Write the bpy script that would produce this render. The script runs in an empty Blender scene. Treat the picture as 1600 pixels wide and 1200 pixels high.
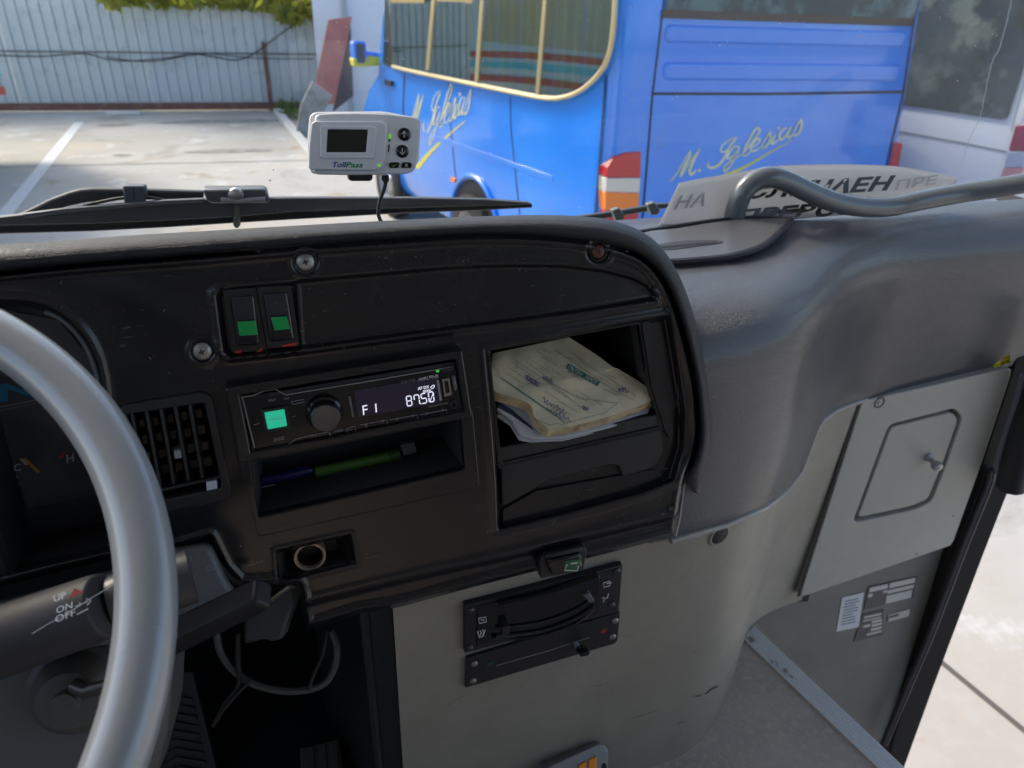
import bpy, bmesh, math, random
import numpy as np
from mathutils import Vector
R = math.radians
random.seed(4); rng = np.random.default_rng(4)
scene = bpy.context.scene
COL = scene.collection

# ------------------------------------------------------------ camera
F = 1130.0; PITCH = R(28.4); YAW = R(18); ROLL = R(1.7)
CAM = np.array([0.0, 0.0, 2.2])
cf = np.array([math.sin(YAW)*math.cos(PITCH), math.cos(YAW)*math.cos(PITCH), -math.sin(PITCH)])
_r = np.array([math.cos(YAW), -math.sin(YAW), 0.0]); _u = np.cross(_r, cf)
cr = _r*math.cos(ROLL)+_u*math.sin(ROLL); cu = -_r*math.sin(ROLL)+_u*math.cos(ROLL)
cam = bpy.data.cameras.new('camera'); camo = bpy.data.objects.new('camera', cam); COL.objects.link(camo)
from mathutils import Matrix
camo.matrix_world = Matrix(((cr[0], cu[0], -cf[0], CAM[0]), (cr[1], cu[1], -cf[1], CAM[1]), (cr[2], cu[2], -cf[2], CAM[2]), (0, 0, 0, 1)))
cam.sensor_width = 36; cam.lens = F/1600*36; cam.clip_start = .02; cam.clip_end = 2000
cam.dof.use_dof = True; cam.dof.focus_distance = .66; cam.dof.aperture_fstop = 9.0
scene.camera = camo

# ------------------------------------------------------------ light
world = bpy.data.worlds.new("World"); scene.world = world; world.use_nodes = True
nt = world.node_tree; bg = nt.nodes['Background']
sky = nt.nodes.new('ShaderNodeTexSky'); sky.sky_type = 'NISHITA'; sky.sun_disc = False
SUN_EL, SUN_AZ = R(40), R(-40)      # azimuth from +Y toward +X
sky.sun_elevation = SUN_EL; sky.sun_rotation = SUN_AZ; sky.air_density = 1.0; sky.dust_density = 3.0
nt.links.new(sky.outputs[0], bg.inputs[0]); bg.inputs[1].default_value = .15
sl = bpy.data.lights.new('sun', 'SUN'); sl.energy = 1.4; sl.angle = R(12); sl.color = (1, .90, .76)
so = bpy.data.objects.new('sun', sl); COL.objects.link(so)
sd = Vector((math.sin(SUN_AZ)*math.cos(SUN_EL), math.cos(SUN_AZ)*math.cos(SUN_EL), math.sin(SUN_EL)))
so.rotation_euler = sd.to_track_quat('Z', 'Y').to_euler()
scene.view_settings.view_transform = 'Standard'; scene.view_settings.look = 'None'
scene.view_settings.exposure = 1.0; scene.view_settings.gamma = 1
scene.cycles.use_denoising = True
scene.cycles.max_bounces = 8; scene.cycles.transparent_max_bounces = 12
scene.cycles.caustics_reflective = False; scene.cycles.caustics_refractive = False

# ------------------------------------------------------------ maths helpers
def ray(x, y): return cf+cr*(x-800)/F+cu*(600-y)/F
def proj(p):
    d = np.asarray(p, float)-CAM; z = d@cf
    return 800+F*(d@cr)/z, 600-F*(d@cu)/z
class Pl:
    """a real plane in the bus; at(x,y,h) is the point of it under a photo pixel, h metres toward the viewer"""
    def __init__(s, o, n):
        s.o = np.array(o, float); s.n = np.array(n, float)/np.linalg.norm(n)
        a = np.cross(s.n, [0, 0, 1.]);
        if np.linalg.norm(a) < 1e-6: a = np.array([-1., 0, 0])
        s.ex = a/np.linalg.norm(a)*-1; s.ey = np.cross(s.n, s.ex)
    def __call__(s, x, y, h=0.0):
        d = ray(x, y); t = ((s.o+s.n*h-CAM)@s.n)/(d@s.n); return CAM+d*t
    def to2(s, p): q = p-s.o; return np.array([q@s.ex, q@s.ey])
    def fr2(s, q, h): return s.o+s.ex*q[0]+s.ey*q[1]+s.n*h
def YP(Y): return Pl((0, Y, 0), (0, -1, 0))
def ZP(Z): return Pl((0, 0, Z), (0, 0, 1))
def DP(d, tilt=0): return Pl(CAM+cf*d, -cf)
def rnd(pts, r, seg=5):
    """round the corners of a closed 2-D polygon"""
    out = []; n = len(pts); rr = r if hasattr(r, '__len__') else [r]*n
    for i in range(n):
        p = np.array(pts[i], float); a = np.array(pts[i-1], float)-p; b = np.array(pts[(i+1) % n], float)-p
        la, lb = np.linalg.norm(a), np.linalg.norm(b); q = min(rr[i], la*.48, lb*.48)
        if q <= 1e-9: out.append(p); continue
        A = p+a/la*q; B = p+b/lb*q
        for k in range(seg+1):
            t = k/seg; out.append(A*(1-t)**2+p*2*t*(1-t)+B*t*t)
    return out
def smooth(pts, n=60, closed=False):
    """Catmull-Rom through points, n samples"""
    P = np.array(pts, float); m = len(P)
    seg = m if closed else m-1; out = []
    for k in range(n):
        t = k/(n if closed else n-1)*seg; i = min(int(t), seg-1); f = t-i
        g = (lambda j: P[j % m]) if closed else (lambda j: P[min(max(j, 0), m-1)])
        a, b, c, d = g(i-1), g(i), g(i+1), g(i+2)
        out.append(.5*((2*b)+(-a+c)*f+(2*a-5*b+4*c-d)*f*f+(-a+3*b-3*c+d)*f**3))
    return np.array(out)

# ------------------------------------------------------------ objects
BASE = {}
def thing(name, label, cat, base, group=None, kind=None):
    o = bpy.data.objects.new(name, None); o.empty_display_size = .05; COL.objects.link(o)
    o.location = Vector([float(v) for v in base]); o['label'] = label; o['category'] = cat
    if group: o['group'] = group
    if kind: o['kind'] = kind
    return o
def base_of(o):
    b = Vector((0, 0, 0))
    while o is not None: b = b+o.location; o = o.parent
    return b
def obj(name, verts, faces, mat, parent=None, smooth_=True, bevel=0, bseg=2, label=None, auto=40):
    me = bpy.data.meshes.new(name)
    b = base_of(parent); vs = [(float(v[0])-b.x, float(v[1])-b.y, float(v[2])-b.z) for v in verts]
    me.from_pydata(vs, [], [tuple(int(i) for i in f) for f in faces]); me.validate()
    bm = bmesh.new(); bm.from_mesh(me); bmesh.ops.remove_doubles(bm, verts=bm.verts, dist=1e-6)
    bmesh.ops.recalc_face_normals(bm, faces=bm.faces); bm.to_mesh(me); bm.free()
    if smooth_:
        for p in me.polygons: p.use_smooth = True
        me.set_sharp_from_angle(angle=R(auto))
    o = bpy.data.objects.new(name, me); COL.objects.link(o)
    if parent: o.parent = parent
    for m in (mat if isinstance(mat, (list, tuple)) else [mat]): me.materials.append(m)
    if bevel:
        md = o.modifiers.new('bevel', 'BEVEL'); md.width = bevel; md.segments = bseg; md.limit_method = 'ANGLE'; md.angle_limit = R(35)
        md.harden_normals = False
    if label: o['label'] = label
    return o
def tag(o, label, cat=None, group=None, kind=None):
    if label: o['label'] = label
    if cat: o['category'] = cat
    if group: o['group'] = group
    if kind: o['kind'] = kind
    return o
class MB:
    def __init__(s): s.v = []; s.f = []
    def add(s, v, f):
        k = len(s.v); s.v += [np.asarray(p, float) for p in v]; s.f += [tuple(i+k for i in q) for q in f]; return s
    def box(s, x0, x1, y0, y1, z0, z1):
        return s.add([(x, y, z) for z in (z0, z1) for y in (y0, y1) for x in (x0, x1)],
                     [(0, 2, 3, 1), (4, 5, 7, 6), (0, 1, 5, 4), (2, 6, 7, 3), (0, 4, 6, 2), (1, 3, 7, 5)])
    def prism(s, front, back):
        n = len(front)
        return s.add(list(front)+list(back), [tuple(range(n)), tuple(range(2*n-1, n-1, -1))]+[(i, i+n, (i+1) % n+n, (i+1) % n) for i in range(n)])
    def tube(s, pts, r, seg=12, cap=True, up=None):
        P = [np.array(p, float) for p in pts]; n = len(P); rr = r if hasattr(r, '__len__') else [r]*n
        k0 = len(s.v); prev = None
        for i in range(n):
            t = P[min(i+1, n-1)]-P[max(i-1, 0)]; t = t/(np.linalg.norm(t)+1e-12)
            if prev is None:
                a = np.cross(t, [0, 0, 1.]) if abs(t[2]) < .9 else np.cross(t, [1., 0, 0])
            else: a = prev-t*(prev@t)
            a = a/np.linalg.norm(a); b = np.cross(t, a); prev = a
            for j in range(seg):
                w = 2*math.pi*j/seg; s.v.append(P[i]+(a*math.cos(w)+b*math.sin(w))*rr[i])
        for i in range(n-1):
            for j in range(seg):
                a0 = k0+i*seg+j; a1 = k0+i*seg+(j+1) % seg
                s.f.append((a0, a1, a1+seg, a0+seg))
        if cap:
            s.f.append(tuple(k0+j for j in range(seg))[::-1]); s.f.append(tuple(k0+(n-1)*seg+j for j in range(seg)))
        return s
    def lathe(s, c, axis, prof, seg=28):
        """prof: list of (radius, height along axis)"""
        c = np.array(c, float); ax = np.array(axis, float); ax /= np.linalg.norm(ax)
        a = np.cross(ax, [0, 0, 1.]);
        if np.linalg.norm(a) < 1e-3: a = np.array([1., 0, 0])
        a /= np.linalg.norm(a); b = np.cross(ax, a); k0 = len(s.v)
        for (r, h) in prof:
            for j in range(seg):
                w = 2*math.pi*j/seg; s.v.append(c+ax*h+(a*math.cos(w)+b*math.sin(w))*max(r, 1e-5))
        for i in range(len(prof)-1):
            for j in range(seg):
                a0 = k0+i*seg+j; a1 = k0+i*seg+(j+1) % seg; s.f.append((a0, a1, a1+seg, a0+seg))
        return s
    def build(s, name, mat, parent=None, **k): return obj(name, s.v, s.f, mat, parent, **k)

def pgon(px, S, h, r=0, seg=5):
    """photo pixels -> rounded polygon (3-D) on plane S, offset h; r in metres"""
    q = [S.to2(S(x, y, h)) for x, y in px]; q = rnd(q, r, seg) if (hasattr(r, '__len__') or r > 0) else q
    return q
def plate(name, px, S, h0, h1, mat, parent, r=0, bevel=0, seg=5, label=None, taper=0, **k):
    q = pgon(px, S, h1, r, seg); m = MB(); c = sum(q)/len(q)
    m.prism([S.fr2(p, h1) for p in q], [S.fr2(c+(p-c)*(1+taper), h0) for p in q])
    return m.build(name, mat, parent, bevel=bevel, label=label, **k)
def ring(name, outer, inner, S, h0, h1, mat, parent, ro=0, ri=0, bevel=0, hin=None, seg=5, **k):
    """frame: outer and inner photo polygons with the same corner count"""
    qo = pgon(outer, S, h1, ro if ro else 1e-6, seg); qi = pgon(inner, S, h1, ri if ri else 1e-6, seg); n = len(qo)
    hin = h0 if hin is None else hin
    v = [S.fr2(p, h1) for p in qo]+[S.fr2(p, h1) for p in qi]+[S.fr2(p, h0) for p in qo]+[S.fr2(p, hin) for p in qi]
    f = []
    for i in range(n):
        j = (i+1) % n
        f += [(i, j, n+j, n+i), (i, 2*n+i, 2*n+j, j), (n+i, n+j, 3*n+j, 3*n+i)]
    return obj(name, v, f, mat, parent, bevel=bevel, **k)
def pocket(name, px, S, depth, mat, parent, r=0, h=0, shrink=0.0, shift=(0, 0), **k):
    """open box behind a hole"""
    q = pgon(px, S, h, r); n = len(q); c = sum(q)/n; sh = np.array(shift)
    v = [S.fr2(p, h) for p in q]+[S.fr2(c+(p-c)*(1-shrink)+sh, h-depth) for p in q]
    f = [(i, (i+1) % n, (i+1) % n+n, i+n) for i in range(n)]+[tuple(range(n, 2*n))]
    return obj(name, v, f, mat, parent, **k)
def ribbon(name, px, w, S, h, mat, parent, thick=.0003, closed=False, ret=False, mb=None):
    """printed line on a surface; w in photo px (number or per point)"""
    P = np.array(px, float); n = len(P); ww = w if hasattr(w, '__len__') else [w]*n; m = mb or MB(); L = []; Rr = []
    for i in range(n):
        if closed: t = P[(i+1) % n]-P[i-1]
        else: t = P[min(i+1, n-1)]-P[max(i-1, 0)]
        t = t/(np.linalg.norm(t)+1e-9); nn = np.array([-t[1], t[0]])*ww[i]/2
        L.append(S(*(P[i]+nn), h)); Rr.append(S(*(P[i]-nn), h))
    v = L+Rr; f = [(i, i+1, n+i+1, n+i) for i in range(n-1)]
    if closed: f.append((n-1, 0, n, 2*n-1))
    m.add(v, f)
    if mb is not None: return m
    return m.build(name, mat, parent, smooth_=False)
_tc = {}
def textmesh(s, bold=False):
    if (s, bold) in _tc: return _tc[(s, bold)]
    cu_ = bpy.data.curves.new('t', 'FONT'); cu_.body = s; cu_.resolution_u = 3
    if bold: cu_.offset = .02 if bold is True else bold
    o = bpy.data.objects.new('t', cu_); COL.objects.link(o); bpy.context.view_layer.update()
    me = bpy.data.meshes.new_from_object(o.evaluated_get(bpy.context.evaluated_depsgraph_get()))
    V = np.array([v.co[:2] for v in me.vertices]) if len(me.vertices) else np.zeros((0, 2)); Fc = [tuple(p.vertices) for p in me.polygons]
    bpy.data.objects.remove(o); bpy.data.curves.remove(cu_); bpy.data.meshes.remove(me)
    V = (V-V.min(0))/(V.max(0)-V.min(0)); _tc[(s, bold)] = (V, Fc); return V, Fc
def text(s, bl, br, tl, S, h, mat, parent, name='lettering', slant=0, mb=None, bold=False):
    V, Fc = textmesh(s, bold); bl, br, tl = [np.array(a, float) for a in (bl, br, tl)]
    P = [S(*(bl+(br-bl)*(v[0]+slant*v[1])+(tl-bl)*v[1]), h) for v in V]
    if mb is not None: return mb.add(P, Fc)
    return obj(name, P, Fc, mat, parent, smooth_=False)

# ------------------------------------------------------------ materials
def M(name, col, rough=.5, metal=0, spec=.5, bump=None, var=None, dust=None, coat=0, emit=None, trans=0, alpha=1, sheen=0, scr=None, wave=None, croughvar=0):
    m = bpy.data.materials.new(name); m.use_nodes = True; t = m.node_tree; N = t.nodes; L = t.links
    b = N['Principled BSDF']; b.inputs['Base Color'].default_value = (*col, 1); b.inputs['Roughness'].default_value = rough
    b.inputs['Metallic'].default_value = metal; b.inputs['Specular IOR Level'].default_value = spec
    b.inputs['Coat Weight'].default_value = coat; b.inputs['Coat Roughness'].default_value = .08 if coat > .36 or coat < .3 else .22
    b.inputs['Transmission Weight'].default_value = trans; b.inputs['Alpha'].default_value = alpha
    tc = N.new('ShaderNodeTexCoord'); src = None
    def noise(scale, detail=4, rg=.6, vec=None, dist=0):
        n = N.new('ShaderNodeTexNoise'); n.inputs['Scale'].default_value = scale; n.inputs['Detail'].default_value = detail
        n.inputs['Roughness'].default_value = rg; n.inputs['Distortion'].default_value = dist
        L.new(vec or tc.outputs['Object'], n.inputs['Vector']); return n
    def ramp(v, a, c, x=0, y=1):
        r = N.new('ShaderNodeMapRange'); r.inputs[1].default_value = a; r.inputs[2].default_value = c
        r.inputs[3].default_value = x; r.inputs[4].default_value = y; L.new(v, r.inputs[0]); return r.outputs[0]
    cur = None
    def mix(fac, colB):
        nonlocal cur
        x = N.new('ShaderNodeMix'); x.data_type = 'RGBA'; L.new(fac, x.inputs[0])
        if cur is None: x.inputs[6].default_value = (*col, 1)
        else: L.new(cur, x.inputs[6])
        x.inputs[7].default_value = (*colB, 1); cur = x.outputs[2]
    if var:                         # (scale, colour, lo, hi)
        for q in (var if isinstance(var, list) else [var]):
            n = noise(q[0], 6, .65, None, q[4] if len(q) > 4 else 0); mix(ramp(n.outputs[0], q[2], q[3]), q[1])
    if dust:                        # (colour, amount)
        n = noise(9, 8, .75); n2 = noise(900, 2, .5)
        a = ramp(n.outputs[0], .42, .8, 0, dust[1])
        mm = N.new('ShaderNodeMath'); mm.operation = 'MULTIPLY'; L.new(a, mm.inputs[0]); L.new(ramp(n2.outputs[0], .35, .7), mm.inputs[1])
        mix(mm.outputs[0], dust[0])
        L.new(ramp(n.outputs[0], .3, .8, rough, min(1, rough+.14)), b.inputs['Roughness'])
    if scr:                         # fine scratches: (colour, amount, scale, threshold)
        mp = N.new('ShaderNodeMapping'); mp.inputs['Rotation'].default_value = (.4, .7, .9); mp.inputs['Scale'].default_value = (1, 14, 5)
        L.new(tc.outputs['Object'], mp.inputs[0]); n = noise(scr[2], 3, .6, mp.outputs[0], .4); g = noise(14, 4, .6)
        mm = N.new('ShaderNodeMath'); mm.operation = 'MULTIPLY'; L.new(ramp(n.outputs[0], scr[3], scr[3]+.05, 0, scr[1]), mm.inputs[0]); L.new(ramp(g.outputs[0], .45, .65), mm.inputs[1])
        mix(mm.outputs[0], scr[0])
    if cur is not None: L.new(cur, b.inputs['Base Color'])
    if croughvar and not dust:
        n = noise(croughvar, 5, .6); L.new(ramp(n.outputs[0], .35, .7, max(.05, rough-.08), min(1, rough+.12)), b.inputs['Roughness'])
    if bump:                        # list of (scale, strength, distance)
        last = None
        for q in (bump if isinstance(bump, list) else [bump]):
            bp = N.new('ShaderNodeBump'); bp.inputs['Strength'].default_value = q[1]; bp.inputs['Distance'].default_value = q[2]
            if len(q) > 3 and q[3] == 'v':
                v = N.new('ShaderNodeTexVoronoi'); v.inputs['Scale'].default_value = q[0]; v.feature = 'DISTANCE_TO_EDGE'
                nn = noise(q[0]*.6, 3, .6)
                mv = N.new('ShaderNodeMix'); mv.data_type = 'RGBA'; mv.inputs[0].default_value = .004 if q[0] > 100 else .0035
                L.new(tc.outputs['Object'], mv.inputs[6]); L.new(nn.outputs['Color'], mv.inputs[7]); L.new(mv.outputs[2], v.inputs['Vector'])
                L.new(ramp(v.outputs['Distance'], 0, .18), bp.inputs['Height'])
            else:
                n = noise(q[0], 4, .65); L.new(n.outputs[0], bp.inputs['Height'])
            if last: L.new(last, bp.inputs['Normal'])
            last = bp.outputs[0]
        L.new(last, b.inputs['Normal'])
    if emit: b.inputs['Emission Color'].default_value = (*emit[0], 1); b.inputs['Emission Strength'].default_value = emit[1]
    return m
BLK = M('black fascia plastic', (.0105, .0105, .0122), .17, spec=.55, dust=((.06, .06, .062), .30), scr=((.22, .22, .2), .5, 60, .66), bump=[(700, .10, .0004)])
BLK2 = M('black matt plastic', (.014, .014, .015), .42, dust=((.08, .075, .07), .35), bump=(600, .15, .0005))
BLKGL = M('gloss black', (.006, .006, .007), .10, spec=.6, scr=((.2, .2, .2), .3, 90, .68))
DEEP = M('dark cavity plastic', (.008, .008, .008), .6, dust=((.05, .045, .04), .4))
LEA = M('grained vinyl', (.062, .064, .076), .30, spec=.8, coat=.35, bump=[(520, .7, .0014, 'v'), (9, .03, .01)], var=(3, (.066, .068, .080), .4, .8), scr=((.25, .25, .25), .4, 45, .69))
LEAD = M('dark grained vinyl', (.011, .012, .017), .40, spec=.5, bump=[(700, .6, .0009, 'v'), (90, .2, .003)])
GREY = M('grey moulded plastic', (.285, .265, .215), .44, spec=.5, bump=[(900, .12, .0004), (5, .05, .01)], dust=((.12, .115, .10), .6), scr=((.06, .06, .055), .6, 16, .665), var=(6, (.33, .31, .26), .4, .75))
GREYP = M('grey hatch plastic', (.43, .415, .36), .38, spec=.45, bump=(900, .1, .0004), dust=((.16, .155, .14), .35), var=(5, (.47, .455, .40), .4, .7))
GREYD = M('dark grey vinyl wall', (.15, .15, .14), .5, bump=[(260, .4, .001), (800, .2, .0005)], var=(5, (.19, .19, .175), .4, .7), scr=((.3, .3, .3), .5, 14, .70))
CHROME = M('worn screw steel', (.42, .42, .41), .38, metal=.85, bump=(700, .4, .0006), var=(300, (.18, .17, .15), .45, .7))
RUST = M('rusty screw', (.12, .055, .04), .5, metal=.4, bump=(500, .4, .0005))
WHITEP = M('white device plastic', (.84, .83, .86), .38, bump=(900, .06, .0003))
STEER = M('satin grey wheel rim', (.31, .33, .345), .25, metal=0.15, spec=.8, coat=.25, bump=[(500, .12, .0005), (25, .08, .003)], var=(14, (.28, .30, .33), .4, .8), scr=((.7, .68, .6), .5, 30, .69))
RAIL = M('grey painted steel tube', (.135, .155, .17), .16, spec=.6, coat=.5, bump=(40, .04, .002), scr=((.35, .36, .36), .4, 30, .69))
RUB = M('black rubber', (.018, .018, .02), .5, bump=(300, .2, .0008), dust=((.16, .15, .14), .35))
PRINT = M('white print', (.62, .62, .60), .5); PRINTG = M('grey print', (.22, .23, .25), .5); PRINTR = M('red print', (.5, .03, .03), .5)

# ------------------------------------------------------------ ground
def noise_ground():
    m = M('weathered sun-patched concrete', (.47, .44, .385), .8, bump=[(6, .12, .02), (120, .25, .003)],
          var=[(.35, (.56, .54, .49), .42, .62), (.8, (.33, .31, .27), .57, .72, 1.2), (2.3, (.24, .225, .20), .67, .76, .8), (12, (.50, .49, .47), .5, .8), (.22, (.60, .50, .37), .52, .64), (1.3, (.40, .31, .22), .60, .68, .6), (1.9, (.62, .61, .58), .58, .66)])  # broad warm patches put sunlit tone into the concrete colour
    return m
CONC = noise_ground()
g = 90
gv = []; gf = []
obj_ground = obj('ground', [(-g, -g, 0), (g, -g, 0), (g, g, 0), (-g, g, 0)], [(0, 1, 2, 3)], CONC); tag(obj_ground, None, kind='structure')
LINE = M('worn white road paint', (.78, .78, .76), .7, var=(9, (.55, .54, .5), .55, .75))
GZ = ZP(0)
def gpoly(name, px, z, mat):
    return obj(name, [ZP(z)(x, y) for x, y in px], [tuple(range(len(px)))], mat, smooth_=False)
a = GZ(124, 191); b_ = GZ(-60, 420); dv = (b_-a)/np.linalg.norm(b_-a); nn = np.array([dv[1], -dv[0], 0])*.075
ln = obj('parking_line', [a+nn+[0, 0, .004], a-nn+[0, 0, .004], b_+dv*3-nn+[0, 0, .004], b_+dv*3+nn+[0, 0, .004]], [(0, 1, 2, 3)], LINE, smooth_=False); tag(ln, None, kind='structure')
JO = M('dark joint filler', (.12, .11, .10), .9)
jm = MB()
for (p, q, w) in (((1462, 1028), (1640, 1175), .012), ((-40, 262), (520, 250), .015)):
    A = GZ(*p); B = GZ(*q); d = (B-A)/np.linalg.norm(B-A); n_ = np.array([d[1], -d[0], 0])*w
    A = A-d*3; B = B+d*3
    jm.add([A+n_+[0, 0, .003], A-n_+[0, 0, .003], B-n_+[0, 0, .003], B+n_+[0, 0, .003]], [(0, 1, 2, 3)])
tag(jm.build('paving_joint', JO, smooth_=False), None, kind='structure')
STAIN = M('sandy concrete stain', (.52, .47, .40), .85, var=(5, (.50, .47, .42), .35, .6))
def blob(c, rx, ry, z, name, mat, seed=0):
    q = np.random.default_rng(seed); n = 40; ph = q.uniform(0, 6.28, 6); v = []
    for i in range(n):
        w = 2*math.pi*i/n; k = 1+sum(.12/(j+1)*math.sin((j+2)*w+ph[j])*1.4 for j in range(6))
        v.append((c[0]+rx*k*math.cos(w), c[1]+ry*k*math.sin(w), z))
    return tag(obj(name, v, [tuple(range(n))], mat, smooth_=False), None, kind='structure')
OIL = M('dark damp stain', (.26, .24, .22), .7, var=(7, (.40, .38, .35), .45, .6))
for i, (x, y, rx, ry) in enumerate(((345, 190, .9, .28), (395, 189, .3, .18), (190, 243, .12, .09), (360, 236, .7, .12), (178, 196, .25, .12))):
    c = GZ(x, y); blob(c, rx, ry, .003+.001*i, 'pavement_stain', OIL, i+20)

# ------------------------------------------------------------ corrugated fence
ZINC = M('galvanised sheet', (.55, .62, .64), .45, metal=.3, var=[(.6, (.54, .61, .66), .4, .65), (4, (.36, .42, .45), .55, .8)], bump=(3, .06, .02))
REDO = M('red oxide steel', (.17, .075, .06), .7, var=(6, (.25, .16, .12), .5, .7))
def vfence():
    A = GZ(25, 174); B = GZ(500, 171); d = (B-A); d[2] = 0; L_ = np.linalg.norm(d); d /= L_; n_ = np.array([d[1], -d[0], 0])
    t = thing('corrugated_fence', 'ribbed galvanised metal sheet fence closing the far side of the yard', 'fence', A)
    x = -9.0; L2 = L_+.05; k = 0; v = []; f = []; top = 1.96; sheet = 0; per = .19
    while x < L2:
        xe = min(x+per*6, L2); v = []; off = .012*(sheet % 2); tt = top+rng.uniform(-.03, .03); q = x
        while q < xe-.01:
            prof = [(q, 0), (q+.10, 0), (q+.112, .045), (q+.148, .045), (q+.16, 0), (q+per, 0)]
            for s_, o in prof: v.append(A+d*s_+n_*(o+off)+[0, 0, .14]); v.append(A+d*s_+n_*(o+off)+[0, 0, tt])
            q += per
        n2 = len(v)//2; f = [(2*i, 2*i+2, 2*i+3, 2*i+1) for i in range(n2-1)]
        obj('sheet', v, f, ZINC, t, smooth_=False); x = xe; sheet += 1
    m = MB()
    def bar(s0, s1, z0, z1, o0, o1):
        P = [A+d*s_+n_*o for s_ in (s0, s1) for o in (o0, o1)]
        return MB().add([p+[0, 0, z] for z in (z0, z1) for p in P], [(0, 1, 3, 2), (4, 6, 7, 5), (0, 4, 5, 1), (2, 3, 7, 6), (0, 2, 6, 4), (1, 5, 7, 3)])
    bar(-9, L2, .02, .15, .05, .11).build('base_rail', REDO, t)
    bar(-9, L2, 1.025, 1.045, .05, .065).build('middle_rail', M('brown grey rail', (.10, .085, .075), .7, var=(1.5, (.26, .14, .07), .6, .7)), t)
    pb = YP(A[1]); sp = np.linalg.norm(GZ(422, 176)-A)
    bar(sp-.035, sp+.035, 0, 1.25, .08, .15).build('post', REDO, t)
    return A, d, n_
FA, Fd, Fn = vfence()
FP = Pl(FA+Fn*.16, Fn)
CAB = M('black cable', (.02, .02, .02), .5)
cpx = smooth([(-20, 86), (60, 88), (130, 84), (165, 92), (200, 95), (260, 91), (300, 84), (330, 88), (380, 92), (440, 52), (500, 5)], 60)
tag(MB().tube([FP(x, y) for x, y in cpx], .012, 6).build('overhead_cable', CAB), 'thin black cable strung along the metal fence and rising to the right', 'cable')
cpx = smooth([(165, 88), (200, 94), (240, 96), (290, 88), (330, 84), (400, 91), (490, 92)], 40)
tag(MB().tube([FP(x, y, .02) for x, y in cpx], .009, 6).build('overhead_cable', CAB), 'lower sagging black cable hanging along the middle rail of the fence', 'cable')
# white rubble by fence base
rb = GZ(200, 175); tag(MB().box(rb[0]-.3, rb[0]+.28, rb[1]-.45, rb[1]-.3, 0, .07).build('concrete_chunk', M('pale concrete chunk', (.66, .65, .62), .9, bump=(20, .5, .02)), bevel=.02), 'small pale broken block lying at the foot of the fence', 'rubble')
# white wall
WALL = M('white render wall', (.74, .80, .85), .8, var=(.8, (.64, .70, .75), .5, .75), bump=(30, .1, .005))
wa = GZ(505, 190); wb = wa+np.array([6.5, -1.2, 0])
t = thing('white_building', 'white rendered wall building behind the blue minibus', 'building', (wa[0], wa[1]-.4, 0))
q0 = np.array([wa[0], wa[1]+.1, 0]); dd = np.array([.985, -.17, 0])
m = MB(); bk = np.array([.17, .985, 0])*4
m.add([q0, q0+dd*9, q0+dd*9+bk, q0+bk]+[p+np.array([0, 0, 4.2]) for p in (q0, q0+dd*9, q0+dd*9+bk, q0+bk)], [(0, 1, 2, 3), (4, 7, 6, 5), (0, 4, 5, 1), (1, 5, 6, 2), (2, 6, 7, 3), (3, 7, 4, 0)])
m.build('wall', WALL, t, smooth_=False)
m = MB(); s0 = q0-bk*.004
PIPE = M('pale pipe', (.40, .45, .48), .6)
for sx in (.55, 2.1, 4.3):
    p = q0+dd*sx; MB().tube([p-bk*.012, p-bk*.012+[0, 0, 4.2]], .04, 8).build('downpipe', PIPE, t)
# leaning red board
BS = YP(wa[1]-.8)
tag(plate('leaning_board', [(513, 31), (550, 26), (541, 70), (523, 162), (485, 168), (497, 110)], BS, -.05, 0, M('faded red board', (.50, .20, .17), .75, var=(5, (.40, .15, .13), .4, .7)), None), 'tall faded red board leaning against the white wall', 'board')
tag(plate('gap_shade', [(548, 40), (552, 150), (520, 175), (530, 120)], YP(wa[1]-.5), -.04, 0, M('dark gap fill', (.10, .10, .11), .7), None), 'dark gap fill standing in for shade beside the red board', 'board')  # dark plate paints the shade of the gap next to the board
tag(plate('concrete_slab', [(488, 128), (520, 150), (498, 190), (485, 250), (462, 215), (470, 165)], YP(wa[1]-1.6), -.12, 0, M('rough grey slab', (.36, .36, .34), .9, var=(5, (.24, .25, .22), .45, .6), bump=(9, .5, .05)), None), 'rough grey slab propped upright at the foot of the red board', 'slab')
# kerb
A = GZ(428, 178); B = GZ(492, 262); d = (B-A)/np.linalg.norm(B-A); n_ = np.array([-d[1], d[0], 0])*.07
m = MB().add([A, B, B+n_*2, A+n_*2, A+[0, 0, .1], B+[0, 0, .1], B+n_*2+[0, 0, .1], A+n_*2+[0, 0, .1]], [(0, 3, 2, 1), (4, 5, 6, 7), (0, 1, 5, 4), (1, 2, 6, 5), (2, 3, 7, 6), (3, 0, 4, 7)])
tag(m.build('kerb', M('pale kerb', (.6, .6, .58), .85), bevel=.015), 'short pale concrete kerb edging the weeds beside the yard', 'kerb')

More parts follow.
